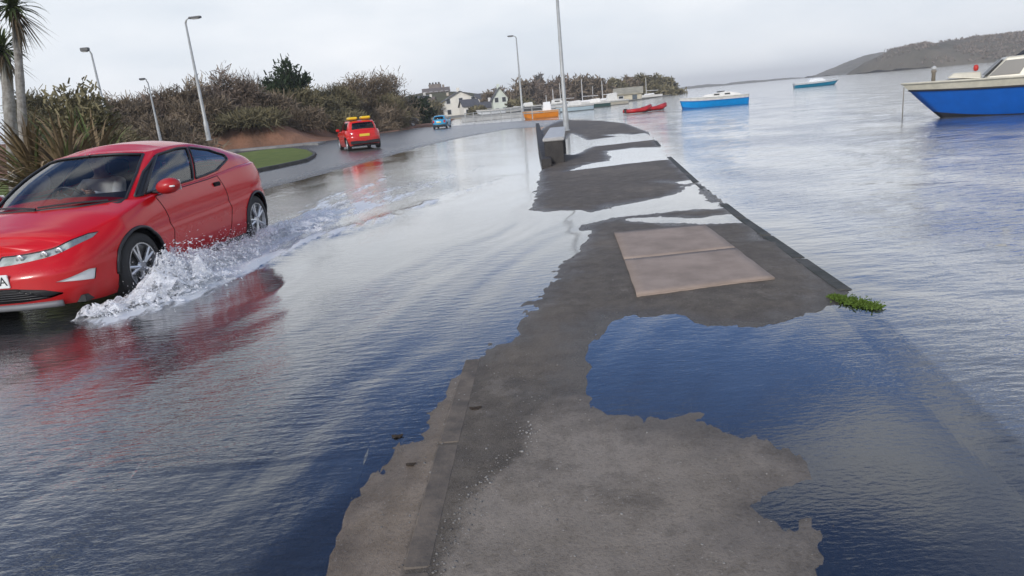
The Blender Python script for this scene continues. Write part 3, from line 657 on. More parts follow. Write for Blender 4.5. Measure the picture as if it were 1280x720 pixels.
        sw.tube([Mw @ Vector((.185 * math.cos(a), .185 * math.sin(a), 0)) for a in np.linspace(0, 2 * math.pi, 29)], .016, 7, cap=False)
        for a in (0, math.pi, -math.pi / 2 * 0 + math.pi / 2): sw.tube([Mw @ Vector((0, 0, 0)), Mw @ Vector((.18 * math.cos(a + math.pi / 2), .18 * math.sin(a + math.pi / 2), 0))], .018, 6)
        sw.tube([Mw @ Vector((0, 0, 0)), Vector((-.6, -.36, .80))], .03, 6); sw.build('steering_wheel', M_BLACK, root, True)
    if boxy:
        for sy in (1, -1):
            for nm, mt_ in (('tail_lamp', M_TAIL), ('headlight', M_CHROME)):
                P3, q = piece(skirt, gsk.UV, gsk.faces(nm), .004); mirror_build(nm, [(P3 * [1, sy, 1], q)], mt_, root, both=False)
            MB().box((-.62, .93 * sy, 1.03), (.12, .2, .13), bev=.04).build('mirror', paintm, root)
        MB().box((-3.37, 0, .74), (.03, .52, .12), bev=.004).build('number_plate', M_PLATEY, root)
        MB().box((-3.33, 0, .40), (.06, 1.5, .16), bev=.02).build('bumper', M_BLACK, root)
        for x in (-1.6, -2.5):
            for y in (.38, -.38): MB().box((x, y, .9), (.14, .48, .7), bev=.05).build('seat', M_CLOTH, root)
    return root
M_RED = paint('red_car_paint', (.58, .003, .008), dirt=(.24, .03, .025))
car = make_car('hatchback_car', 'red three-door hatchback driving through the flood and throwing up spray', M_RED)
car.location = (CAR_X, CAR_Y, CAR_Z); car.rotation_euler = (0, 0, CAR_A)

# ---- the driver seen through the windscreen
def skin_figure(name, joints, edges, mat, parent=None, sub=2):
    me = bpy.data.meshes.new(name); me.from_pydata([j[:3] for j in joints], edges, []); o = bpy.data.objects.new(name, me); col.objects.link(o)
    md = o.modifiers.new('skin', 'SKIN'); md.use_smooth_shade = True
    sv = me.skin_vertices[0].data
    for i, j in enumerate(joints): sv[i].radius = (j[3], j[4] if len(j) > 4 else j[3])
    sv[0].use_root = True
    s = o.modifiers.new('sub', 'SUBSURF'); s.levels = sub; s.render_levels = sub
    bpy.context.view_layer.update(); dg = bpy.context.evaluated_depsgraph_get()
    nm = bpy.data.meshes.new_from_object(o.evaluated_get(dg)); col.objects.unlink(o); bpy.data.objects.remove(o)
    nm.name = name; nm.polygons.foreach_set('use_smooth', [True] * len(nm.polygons)); nm.materials.clear()
    return link(name, nm, mat, parent)
M_SKIN = material('skin', (.50, .30, .22), .55, dark=(.42, .24, .17), vscale=9); M_SHIRT = material('pale_shirt', (.88, .89, .90), .85, dark=(.72, .74, .76), vscale=6, bump=.01, bscale=12)
M_HAIR = material('grey_hair', (.32, .29, .26), .8, dark=(.2, .18, .16), vscale=30)
p0 = empty('person', label='driver in a pale top gripping the wheel of the red hatchback', cat='person')
p0.location = (CAR_X, CAR_Y, CAR_Z); p0.rotation_euler = (0, 0, CAR_A)
jy = -.36
J = [(-1.50, jy, .62, .15, .13), (-1.53, jy, .85, .15, .12), (-1.52, jy, 1.02, .17, .11), (-1.50, jy, 1.13, .06, .06), (-1.49, jy, 1.20, .065, .07), (-1.48, jy, 1.28, .085, .095), (-1.48, jy, 1.36, .06, .07),
     (-1.50, jy - .20, 1.04, .062), (-1.28, jy - .26, .86, .045), (-1.02, jy - .17, .97, .03), (-.955, jy - .165, .985, .034),
     (-1.50, jy + .20, 1.04, .062), (-1.28, jy + .26, .86, .045), (-1.02, jy + .17, .97, .03), (-.955, jy + .165, .985, .034),
     (-1.15, jy - .12, .62, .085), (-.85, jy - .13, .60, .06), (-1.15, jy + .12, .62, .085), (-.85, jy + .13, .60, .06)]
Eg = [(0, 1), (1, 2), (2, 3), (3, 4), (4, 5), (5, 6), (2, 7), (7, 8), (8, 9), (9, 10), (2, 11), (11, 12), (12, 13), (13, 14), (0, 15), (15, 16), (0, 17), (17, 18)]
bd = skin_figure('body', J, Eg, M_SKIN, p0)
Js = [(x - .0, y, z, *[q + .012 for q in r_]) for x, y, z, *r_ in J[:4]] + [(x, y, z, *[q + .012 for q in r_]) for x, y, z, *r_ in (J[7], J[8], J[9], J[11], J[12], J[13])]
Js[3] = (-1.50, jy, 1.10, .07, .07)
skin_figure('shirt', Js, [(0, 1), (1, 2), (2, 3), (2, 4), (4, 5), (5, 6), (2, 7), (7, 8), (8, 9)], M_SHIRT, p0)
b_ = bmesh.new(); bmesh.ops.create_uvsphere(b_, u_segments=18, v_segments=12, radius=1)
for v in b_.verts: v.co = (-1.50 + v.co.x * .095, jy + v.co.y * .085, 1.30 + max(v.co.z, -.5 if v.co.x < 0 else .25) * .105)
me = bpy.data.meshes.new('hair'); b_.to_mesh(me); b_.free(); link('hair', me, M_HAIR, p0, True)

for sy in (-.032, .032): MB().box((-1.398, jy + sy, 1.285), (.012, .026, .01), bev=.003).build('eye', M_BLACK, p0)

MB().add([(-1.40, jy - .012, 1.25), (-1.40, jy + .012, 1.25), (-1.375, jy, 1.245), (-1.402, jy, 1.29)], [(0, 1, 2), (0, 2, 3), (1, 3, 2), (0, 3, 1)]).build('nose', M_SKIN, p0)
MB().box((-1.40, jy, 1.215), (.01, .045, .009), bev=.003).build('mouth', material('lips', (.35, .12, .10), .6), p0)
for sy in (-1, 1):
    hnd = MB()
    for k in range(4):
        a = (k - 1.5) * .021; c = Vector((-.955, jy + .178 * sy, .975 + a))
        L_ = (.9, 1, .95, .8)[k]
        hnd.tube([c + Vector((-.03, .02 * sy, 0)), c + Vector((.005, .03 * sy, 0)), c + Vector((.032 * L_, .012 * sy, 0)), c + Vector((.028 * L_, -.016 * sy, 0))], [.010, .0095, .009, .007], 6)
    hnd.tube([(-.97, jy + .16 * sy, .99), (-.95, jy + .14 * sy, 1.012), (-.93, jy + .135 * sy, 1.03)], [.012, .011, .008], 6)
    hnd.build('hand', M_SKIN, p0, True)
#@@PART3
# ------------------------------------------------------------------ spray thrown up by the front wheel
def ico(sub=1):
    b = bmesh.new(); bmesh.ops.create_icosphere(b, subdivisions=sub, radius=1); b.verts.ensure_lookup_table()
    v = np.array([q.co[:] for q in b.verts]); f = np.array([[q.index for q in g.verts] for g in b.faces]); b.free(); return v, f
def scatter(protoV, protoF, P, S, rot=None):
    """one mesh of many copies: P (n,3) places, S (n,3) scales, rot (n,3,3)"""
    V = protoV[None] * S[:, None, :]
    if rot is not None: V = np.einsum('nij,nkj->nki', rot, V)
    V = V + P[:, None, :]; n, k = len(P), len(protoV)
    Fq = protoF[None] + (np.arange(n) * k)[:, None, None]
    return V.reshape(-1, 3), Fq.reshape(-1, protoF.shape[1])
def rand_rot(n, tilt=None):
    a = RNG.normal(size=(n, 3)); a /= np.linalg.norm(a, axis=1)[:, None]
    if tilt is not None: a = a * tilt + np.array([0, 0, 1.]) * (1 - tilt); a /= np.linalg.norm(a, axis=1)[:, None]
    b = RNG.normal(size=(n, 3)); b -= (b * a).sum(1)[:, None] * a; b /= np.linalg.norm(b, axis=1)[:, None]
    return np.stack([b, np.cross(a, b), a], -1)      # local z = a
def spray_mat():
    m = bpy.data.materials.new('white_spray'); m.use_nodes = True; t = m.node_tree; N = t.nodes; L = t.links; N.remove(N['Principled BSDF'])
    d = N.new('ShaderNodeBsdfDiffuse'); d.inputs['Color'].default_value = (.97, .975, .98, 1); r_ = N.new('ShaderNodeBsdfTranslucent'); r_.inputs['Color'].default_value = (.97, .975, .98, 1)
    tr = N.new('ShaderNodeBsdfTransparent'); g = N.new('ShaderNodeNewGeometry'); n = N.new('ShaderNodeTexNoise'); n.inputs['Scale'].default_value = 26; n.inputs['Detail'].default_value = 6; n.inputs['Roughness'].default_value = .7
    L.new(g.outputs['Position'], n.inputs['Vector']); mr = N.new('ShaderNodeMapRange'); mr.inputs[1].default_value = .46; mr.inputs[2].default_value = .60; mr.inputs[3].default_value = .38; mr.inputs[4].default_value = 0; L.new(n.outputs[0], mr.inputs[0])
    s1 = N.new('ShaderNodeMixShader'); s1.inputs[0].default_value = .45; L.new(d.outputs[0], s1.inputs[1]); L.new(r_.outputs[0], s1.inputs[2])
    s2 = N.new('ShaderNodeMixShader'); L.new(mr.outputs[0], s2.inputs[0]); L.new(s1.outputs[0], s2.inputs[1]); L.new(tr.outputs[0], s2.inputs[2])
    L.new(s2.outputs[0], N['Material Output'].inputs[0]); return m
M_SPRAY = spray_mat()
iv, if_ = ico(1)
ov = np.array([[1,0,0],[0,1,0],[-1,0,0],[0,-1,0],[0,0,1],[0,0,-1.]]); of_ = np.array([[0,1,4],[1,2,4],[2,3,4],[3,0,4],[1,0,5],[2,1,5],[3,2,5],[0,3,5]])
def spray_from(n, x0, x1, y0, vy, vz, vx, spread, seed):
    rg = np.random.default_rng(seed); t = rg.random(n)
    x = x0 + (x1 - x0) * rg.random(n); clump = np.sin(x * 9 + seed) * .3 + np.sin(x * 23) * .2 + 1
    tz = rg.random(n) ** .8; VZ = vz * .84 * clump * (.35 + .65 * rg.random(n)); VY = vy * (.4 + .8 * rg.random(n)); VX = vx * rg.normal(size=n)
    T = tz * 2 * VZ / 9.81; z = VZ * T - 4.905 * T * T; y = y0 + VY * T; x = x + VX * T - .6 * T
    P = np.stack([x, y, z + .01], -1); vel = np.stack([VX - .6, VY, VZ - 9.81 * T], -1)
    return P, vel
allP, allS, allR = [], [], []
for (n, x0, x1, y0, vy, vz, vx, r0, sd__) in ((15000, .50, -.50, .93, 1.3, 2.5, .8, .0052, 1), (14000, .2, -1.5, .95, 1.0, 2.0, .8, .005, 2), (9000, -.8, -2.4, 1.0, .8, 1.35, .6, .005, 3),
                                              (7000, -2.3, -3.6, .95, .8, 1.6, .7, .005, 4), (4500, .85, .2, .80, 1.2, 1.2, .5, .0055, 6), (26000, .45, -1.9, .95, 1.3, 2.3, 1.1, .0026, 17), (9000, -1.5, -4.5, .95, 1.1, 1.5, .9, .0026, 18), (7000, -3.2, -6.0, .95, .9, .9, .5, .0045, 7)):
    P, vel = spray_from(n, x0, x1, y0, vy, vz, vx, .1, sd__)
    a = vel / (np.linalg.norm(vel, axis=1)[:, None] + 1e-6); b_ = RNG.normal(size=a.shape); b_ -= (b_ * a).sum(1)[:, None] * a; b_ /= np.linalg.norm(b_, axis=1)[:, None]
    rr = r0 * .85 * (.35 + RNG.random(n) ** 3 * 1.8); allP.append(P); allS.append(np.stack([rr, rr, rr * (1 + RNG.random(n) ** 2 * 3.5)], -1)); allR.append(np.stack([b_, np.cross(a, b_), a], -1))
V, Fq = scatter(ov, of_, np.vstack(allP), np.vstack(allS), np.vstack(allR))
# torn sheets of water lifted between the droplets, as closed lumpy ribbons
def crown_sheet(x0, x1, ya, yb, h, seed, nu=260, nv=40, thr=-.12):
    u = np.linspace(0, 1, nu)[:, None]; v = np.linspace(0, 1, nv)[None, :]
    x = x0 + (x1 - x0) * u + 0 * v; env = np.sin(np.pi * np.clip(u * .9 + .1, 0, 1)) ** .6
    hh = h * env * (.7 + 1.2 * fbm(u * 9 + seed, u * 0 + 3.3 * seed, 3) + .25)
    th = v * np.pi * .82; wd = (yb - ya) * (1 + .8 * fbm(u * 5 + seed, u * 0 + 9.1, 3))
    y = ya + wd * (1 - np.cos(th)) * .5; z = hh * np.sin(th)
    n1_ = fbm(x * 7 + seed, v * 5 + 0 * x, 4, .5); n2_ = fbm(x * 9 + seed * 3, v * 6 + 5 + 0 * x, 4, .5)
    y = y + .07 * n1_; z = np.maximum(z + .075 * n2_ * (.3 + v), .0); x = x + .06 * n1_
    P = np.stack([x, y, z], -1).reshape(-1, 3); i = (np.arange(nu - 1)[:, None] * nv + np.arange(nv - 1)[None, :])
    q = np.stack([i, i + nv, i + nv + 1, i + 1], -1); hole = fbm(x * 11 + 7 * seed, v * 8 + 1 + 0 * x, 4, .6) - .25 * (v - .5)
    k = (hole[:-1, :-1] > thr); return P, q[k]
sheets = [crown_sheet(.62, -1.3, .88, 1.36, .27, 1), crown_sheet(.5, -1.9, .92, 1.25, .25, 2, thr=0), crown_sheet(-1.2, -3.6, .95, 1.4, .15, 3), crown_sheet(.70, -.6, .9, 1.55, .11, 4), crown_sheet(.85, .45, .65, 1.15, .08, 5, 90),
          crown_sheet(-2.4, -4.6, .9, 1.7, .12, 6, thr=.02), crown_sheet(.2, -1.0, .9, 1.2, .34, 8, thr=.04)]
Fv = [Fq[:, [0, 1, 2, 2]]]
b_ = MB()
tri = []
off = len(V); VV = [V]; TT = [Fq]
for P, q in sheets:
    VV.append(P); TT.append(q[:, [0, 1, 2]] + off); TT.append(q[:, [0, 2, 3]] + off); off += len(P)
V = np.vstack(VV); c_, s_ = math.cos(CAR_A), math.sin(CAR_A)
V = np.stack([CAR_X + V[:, 0] * c_ - V[:, 1] * s_, CAR_Y + V[:, 0] * s_ + V[:, 1] * c_, V[:, 2]], -1)
sp = link('spray', np_mesh('spray', V, np.vstack(TT)), M_SPRAY, None, True)
tag(sp, 'white spray and torn water thrown up beside the front wheel of the red hatchback', 'spray', kind='stuff')

# ------------------------------------------------------------------ other cars
M_RED2 = paint('taxi_red_paint', (.62, .012, .010)); M_BLUE = paint('sky_blue_paint', (.02, .30, .52)); M_DARK = paint('dark_paint', (.05, .05, .055))
c2 = make_car('estate_car', 'red car driving away up the road with yellow panels on its roof', M_RED2, 'box', .42, False, glass=M_TINT)
x_, y_ = gp(434, 189, .02); c2.location = (x_ + .1, y_ + 1.6, .05); c2.rotation_euler = (0, 0, R(111)); c2.scale = (.84, .88, .9)
rs = MB()
for y in (-.36, .36): rs.box((-2.5, y, 1.60), (.35, .60, .17), bev=.06)
M_YEL = material('yellow_sign', (.85, .55, .02), .4)
for y in (-.34, .34):
    MB().box((-2.2, y, 1.58), (.8, .46, .14), bev=.05).build('roof_panel', M_YEL, c2)
for x in (-1.8, -2.55): MB().box((x, 0, 1.475), (.05, 1.2, .035), bev=.01).build('roof_bar', M_BLACK, c2)
c3 = make_car('small_car', 'sky blue car far down the road beyond the red one', M_BLUE, 'box', .3, False, glass=M_TINT)
x_, y_ = gp(551, 162.3, .05); c3.location = (x_, y_ + 4, .09); c3.rotation_euler = (0, 0, R(84)); c3.scale = (.66, .66, .70)
c4 = make_car('parked_car', 'dark parked car at the foot of the hedge left of the sky blue car', M_DARK, 'box', .25, False, glass=M_TINT)
p = at(514, 164, 78); c4.location = (p.x, p.y, .13); c4.rotation_euler = (0, 0, R(30))

# ------------------------------------------------------------------ land on the left and far shore
def sheet(name, P, z, mat, kind='structure', res=None, zf=None, skirt_=.3):
    """polygon of ground, triangulated, with a side skirt going down so that it has thickness"""
    b = bmesh.new(); vs_ = [b.verts.new((x, y, z)) for x, y in P]; f = b.faces.new(vs_)
    if f.normal.z < 0: f.normal_flip()
    r_ = bmesh.ops.extrude_face_region(b, geom=[f]); vb = [g for g in r_['geom'] if isinstance(g, bmesh.types.BMVert)]
    for v in vb: v.co.z += 0
    for v in vs_: v.co.z -= skirt_
    bmesh.ops.triangulate(b, faces=b.faces); bmesh.ops.recalc_face_normals(b, faces=b.faces)
    me = bpy.data.meshes.new(name); b.to_mesh(me); b.free(); o = link(name, me, mat); tag(o, kind=kind); return o
M_GRASS = material('short_grass', (.17, .20, .05), .9, dark=(.115, .155, .038), vscale=1.2, bump=.03, bscale=20, spec=.2)
M_LITTER = material('leaf_litter', (.30, .160, .105), .95, dark=(.19, .11, .075), vscale=.7, bump=.05, bscale=6, spec=.15)
M_SCRUB = material('rough_grass', (.10, .105, .05), .95, dark=(.07, .055, .03), vscale=.15, bump=.05, bscale=3, spec=.15)
M_PATH = material('path_surface', (.26, .25, .235), .8, var=.25, vscale=2)
GRASS = G((60, 296), (180, 262), (250, 238), (303, 221), (345, 212.5), (383, 204), (392, 199), (393, 195.5), (383, 190.5), (365, 188), (335, 189.5), (290, 196)) + [(-22, 33), (-30, 33), (-40, 10), (-14, 9)]
tag(sheet('grass_verge', GRASS, .15, M_GRASS), kind='structure')
# raised kerb round the verge, stone by stone where it can be seen
KB = G((140, 273), (180, 262), (250, 238), (303, 221), (345, 212.5), (383, 204), (392, 199), (394, 195.5), (384, 190))
M_KERB = material('kerb_concrete', (.09, .085, .078), .8, dark=(.045, .045, .04), vscale=3, bump=.004, bscale=40)
kerb = empty('kerb'); tag(kerb, kind='structure')
def along(P, step, gap=.012):
    P = [Vector((x, y)) for x, y in P]; out_ = []; carry = 0.
    for a, b in zip(P[:-1], P[1:]):
        L_ = (b - a).length; d = (b - a) / L_; n = max(1, round(L_ / step)); s = L_ / n
        for i in range(n): out_.append((a + d * (i + .5) * s, math.atan2(d.y, d.x), s - gap))
    return out_
for (p, an, L_) in along(KB, .92): MB().box((p.x, p.y, .075), (L_, .14, .19), rz=an, bev=.015).build('kerb_stone', M_KERB, kerb)
# leaf-littered bank, one mesh with relief
def bank(name, x0, x1, y0, y1, nx, ny, zf, mat):
    xs, ys = np.meshgrid(np.linspace(x0, x1, nx), np.linspace(y0, y1, ny)); i = np.arange(ny - 1)[:, None] * nx + np.arange(nx - 1)[None, :]
    Fa = np.stack([i, i + 1, i + 1 + nx, i + nx], -1).reshape(-1, 4); o = link(name, np_mesh(name, np.c_[xs.ravel(), ys.ravel(), zf(xs, ys).ravel()], Fa), mat, None, True); tag(o, kind='structure'); return o
PX = G((250, 193), (300, 189.5), (340, 186.5), (372, 184.5), (395, 182.5), (430, 177.5), (475, 168.5), (505, 163.5), (520, 160), (556, 156.5))
def land_z(x, y):
    e = np.interp(y, [-50] + [q[1] for q in PX] + [400], [PX[0][0] - 30] + [q[0] for q in PX] + [PX[-1][0] - 10]); d = e - x
    ss = lambda t: np.clip(t, 0, 1) ** 2 * (3 - 2 * np.clip(t, 0, 1))
    z = .15 - .5 * (d < 0) + 1.45 * ss((d - 2.2) / 4) * ss((y - 34) / 6) * ss((-8 - x) / 9) + .6 * ss((d - 10) / 30)
    z = np.where(y < 34 + (x < -24) * 0, np.minimum(z, .14 - .3 * ss((34 - y) / 3) * 0), z)
    return z + .05 * fbm(x * .7, y * .7, 4) * (d > .4)
bank('leaf_littered_bank', -75, 2, 31.5, 112, 190, 170, land_z, M_LITTER)
tag(sheet('rough_ground', [(-400, 8), (-34, 8), (-40, 33), (-62, 60), (-62, 118), (-30, 119), (-30, 420), (-400, 420)], .24, M_SCRUB))
PTH = G((240, 196.5), (300, 191.5), (345, 187.5), (380, 183.8), (398, 183.5)); 
tag(sheet('footpath', [(x, y) for x, y in PTH] + [(x + .1, y + 1.7) for x, y in PTH[::-1]], .235, M_PATH))
# far shore
fs = [at(px, 0, Y).xy for px, Y in ((455, 118), (640, 112), (700, 108), (742, 118), (775, 128), (800, 146), (828, 172), (846, 205), (842, 260))]
M_SHORE = material('shingle_shore', (.30, .27, .22), .95, dark=(.16, .15, .11), vscale=.12, bump=.05, bscale=2)
tag(sheet('far_shore', [tuple(q) for q in fs] + [(-20, 420), (-60, 420), (-60, 118)], .22, M_SHORE))
M_FARHILL = material('wooded_hillside', (.17, .145, .11), .95, dark=(.10, .092, .068), vscale=.035, spec=.1, detail=8)
def town_hill(x, y): 
    g1 = np.exp(-((x + 22) / 30) ** 2 - ((y - 260) / 45) ** 2); return .0 + 8.5 * g1 + .8 * fbm(x * .06, y * .06, 3) * g1
bank('hill', -120, 30, 165, 400, 90, 90, town_hill, M_SCRUB)
def ridge_land(name, pts, Y, depth, amp, mat, nz=26, seed=0):
    """long wooded ridge: pts = (px, top py) along the skyline at distance Y, built as a rounded hill"""
    px = np.array([p[0] for p in pts], float); w_ = []
    xs = []; hs = []
    for p in pts:
        q = at(p[0], p[1], Y); xs.append(q.x); hs.append(max(q.z, .4))
    n = 420; x = np.linspace(xs[0], xs[-1], n); h = np.interp(x, xs, hs); v = np.linspace(0, 1, nz)
    X_, V_ = np.meshgrid(x, v); H_ = np.repeat(h[None], nz, 0); t = np.sin(np.pi * V_ * .5 + 0)
    yy = Y - depth * .5 + depth * V_; zz = -1.5 + (H_ + 1.5) * np.sin(np.pi * np.clip(V_ * 1.0, 0, 1)) ** .7
    s_ = Y / 900.; nn = fbm(X_ / (14 * s_) + seed, yy / (22 * s_), 5, .62); zz = zz + amp * nn * np.clip(zz / (H_ + .1), 0, 1.2); yy = yy + amp * 2 * fbm(X_ / (9 * s_), V_ * 9 + seed, 3)
    i = np.arange(nz - 1)[:, None] * n + np.arange(n - 1)[None, :]; Fa = np.stack([i, i + 1, i + 1 + n, i + n], -1).reshape(-1, 4)
    o = link(name, np_mesh(name, np.c_[X_.ravel(), yy.ravel(), zz.ravel()], Fa), mat, None, True); tag(o, kind='structure'); return o
ridge_land('headland', [(1112, 87), (1117, 72), (1125, 62), (1150, 57), (1175, 55), (1200, 50), (1240, 45), (1280, 40), (1400, 30), (1600, 25), (1900, 30)], 480, 140, 2.6, M_FARHILL)
ridge_land('distant_headland', [(1015, 96), (1045, 92), (1062, 80), (1078, 73), (1092, 68), (1110, 66), (1150, 66), (1300, 60)], 900, 200, 3, M_FARHILL, seed=4)
ridge_land('distant_shore', [(846, 112), (856, 109), (880, 106), (905, 106), (925, 102), (940, 101), (950, 102), (975, 98)], 1300, 250, 2, M_FARHILL, seed=9)

# ------------------------------------------------------------------ vegetation
def leaf_mat(name, c1, c2, c3=None, rough=.75):
    m = bpy.data.materials.new(name); m.use_nodes = True; t = m.node_tree; p = t.nodes['Principled BSDF']; g = t.nodes.new('ShaderNodeNewGeometry'); r_ = t.nodes.new('ShaderNodeValToRGB')
    r_.color_ramp.elements[0].color = (*c1, 1); r_.color_ramp.elements[1].color = (*c2, 1)
    if c3: e = r_.color_ramp.elements.new(.75); e.color = (*c3, 1)
    tc = t.nodes.new('ShaderNodeTexCoord'); n = t.nodes.new('ShaderNodeTexNoise'); n.inputs['Scale'].default_value = .55; n.inputs['Detail'].default_value = 3
    t.links.new(g.outputs['Position'], n.inputs['Vector']); a = t.nodes.new('ShaderNodeMath'); a.operation = 'MULTIPLY_ADD'; a.inputs[1].default_value = .45
    q = t.nodes.new('ShaderNodeMath'); q.operation = 'MULTIPLY_ADD'; q.inputs[1].default_value = 2.6; q.inputs[2].default_value = -1.02
    t.links.new(n.outputs[0], q.inputs[0]); t.links.new(g.outputs['Random Per Island'], a.inputs[0]); t.links.new(q.outputs[0], a.inputs[2])
    t.links.new(a.outputs[0], r_.inputs[0]); t.links.new(r_.outputs[0], p.inputs['Base Color']); p.inputs['Roughness'].default_value = rough; p.inputs['Specular IOR Level'].default_value = .2
    return m
M_TWIG = leaf_mat('brown_twigs', (.085, .066, .045), (.27, .21, .145)); M_OLIVE = leaf_mat('olive_scrub', (.075, .068, .036), (.25, .215, .12)); M_DKGREEN = leaf_mat('dark_evergreen', (.008, .016, .008), (.03, .05, .02))
M_GREY = leaf_mat('grey_twigs', (.12, .11, .10), (.24, .22, .20)); M_BARK = material('bark', (.10, .085, .07), .9, var=.4, vscale=8, bump=.01, bscale=20)
M_MAUVE = leaf_mat('purple_brown_twigs', (.10, .076, .055), (.25, .19, .145))
card = np.array([[-.5, 0, 0], [.5, 0, 0], [.35, 0, 1], [-.35, 0, 1.]]); cardF = np.array([[0, 1, 2, 3]])
def crown_mesh(name, R3, n, ln, wd, mat, parent, seed=0, tilt=.55, lump=.28, low=-.25, shell=.45, centre=None):
    rg = np.random.default_rng(seed); d = rg.normal(size=(n, 3)); d /= np.linalg.norm(d, axis=1)[:, None]; d[:, 2] = np.where(d[:, 2] < low, np.abs(d[:, 2]), d[:, 2]); dm = centre is None
    # clumps round random sub-centres give light and dark masses with gaps between
    k = 44; cd_ = rg.normal(size=(k, 3)); cd_ /= np.linalg.norm(cd_, axis=1)[:, None]; z_ = rg.uniform(-.95, 1, k); th_ = rg.uniform(0, 2 * math.pi, k); xy_ = np.where(z_ > 0, np.sqrt(1 - z_ ** 2 * .98), 1); cd_ = np.stack([np.cos(th_) * xy_, np.sin(th_) * xy_, z_], -1); cr_ = .45 + .5 * rg.random(k)
    pick = rg.integers(0, k, n); rr = shell + (1 - shell) * rg.random(n) ** .6
    P = cd_[pick] * cr_[pick][:, None] * .78 + d * (rr * (.20 + .20 * rg.random(n)))[:, None]
    az_ = np.arctan2(P[:, 1], P[:, 0]); el = P[:, 2]
    f = 1 + lump * fbm(np.cos(az_) * 2.1 + seed, el * 2.5 + np.sin(az_) * 2.1, 4, .6)
    P = P * f[:, None] * np.asarray(R3) + np.asarray(centre if centre is not None else (0, 0, R3[2] * .44))
    P[:, 2] = np.maximum(P[:, 2], .02)
    a = rg.normal(size=(n, 3)); a /= np.linalg.norm(a, axis=1)[:, None]; a = a * tilt + (P - np.array([0, 0, -R3[2] * .2])) / np.linalg.norm(P - np.array([0, 0, -R3[2] * .2]), axis=1)[:, None] * (1 - tilt); a /= np.linalg.norm(a, axis=1)[:, None]
    b_ = rg.normal(size=(n, 3)); b_ -= (b_ * a).sum(1)[:, None] * a; b_ /= np.linalg.norm(b_, axis=1)[:, None]; M_ = np.stack([b_, np.cross(a, b_), a], -1)
    sc_ = .5 + rg.random(n); V_, F_ = scatter(card, cardF, P, np.stack([wd * sc_, wd * sc_, ln * sc_], -1), M_)
    return link(name, np_mesh(name, V_, F_), mat, parent)
def limbs(parent, h, r_, seed, spread=.5, n=6, mat=None, name='trunk'):
    rg = random.Random(seed); t = MB(); t.tube([(0, 0, -.2), (rg.uniform(-.1, .1), 0, h * .3), (rg.uniform(-.2, .2), rg.uniform(-.1, .1), h * .55)], [r_, r_ * .8, r_ * .55], 8)
    for i in range(n):
        a = 2 * math.pi * i / n + rg.random(); z = h * rg.uniform(.15, .5); q = h * spread * rg.uniform(.5, 1)
        t.tube([(0, 0, z), (math.cos(a) * q * .5, math.sin(a) * q * .5, z + h * .25), (math.cos(a) * q, math.sin(a) * q, z + h * rg.uniform(.35, .55))], [r_ * .5, r_ * .3, r_ * .08], 5)
    return t.build(name, mat or M_BARK, parent, True)
def shrub(name, px, Y, wpx, top_py, label, mat, n=9000, ln=.42, wd=.05, group=None, base=None, catg='shrub', seed=None, depth=1., trunk=True, **k):
    q = at(px, 0, Y); zt = at(px, top_py, Y).z; zb = float(land_z(np.array([q.x]), np.array([q.y + 0.]))[0]) - .1 if base is None else base
    hw = wpx / 2 / F * Y; H_ = zt - zb; o = empty(name, (q.x, Y, zb), 0, label, catg, group); sd__ = seed or int(px * 7 + Y)
    rz = H_ / 1.38
    crown_mesh('crown', (hw * 1.12, hw * 1.12 * depth, rz), n, ln, wd, mat, o, sd__, **k)
    if trunk: limbs(o, H_, .05 + H_ * .018, sd__)
    return o
HG = 'winter shrubs along the hedge'
lst = [  # px, Y, width px, top py, label, material, n
    (20, 47, 90, 116, 'dull olive shrub behind the cabbage palm trunks', M_OLIVE, 6000),
    (92, 60, 90, 124, 'brown shrub in the hazy gap between the palms and the first lamp post', M_TWIG, 7000),
    (178, 62, 90, 126, 'brown shrub behind the foot of the smallest lamp post', M_TWIG, 7000),
    (225, 62, 80, 120, 'brown shrub behind the olive-brown one, left of the tallest left lamp post', M_TWIG, 7000),
    (118, 50, 90, 122, 'low brown shrub around the foot of the short left lamp post', M_TWIG, 8000),
    (165, 52, 90, 116, 'grey-brown shrub between the two short lamp posts', M_MAUVE, 8000),
    (212, 52, 80, 110, 'olive-brown shrub just right of the small middle lamp post', M_TWIG, 8000),
    (262, 55, 110, 97, 'tall purple-brown shrub crossed by the tallest left lamp post', M_MAUVE, 11000),
    (305, 56, 80, 106, 'brown thicket below the bare grey tree', M_TWIG, 9000),
    (345, 59, 95, 116, 'sandy olive bush in front of the dark evergreen', M_OLIVE, 9000),
    (388, 64, 85, 110, 'olive bush at the left foot of the great rounded thicket', M_OLIVE, 9000),
    (432, 70, 128, 89, 'great rounded brown thicket right above the red car on the road', M_TWIG, 16000),
    (468, 68, 46, 122, 'dark olive bush hugging the right flank of the rounded thicket', M_OLIVE, 5000)]
for i, (px, Y, wp, tp, lb, mt_, n) in enumerate(lst): shrub('shrub', px, Y, wp, tp, lb, mt_, n, group=HG, seed=11 + i, depth=.7)
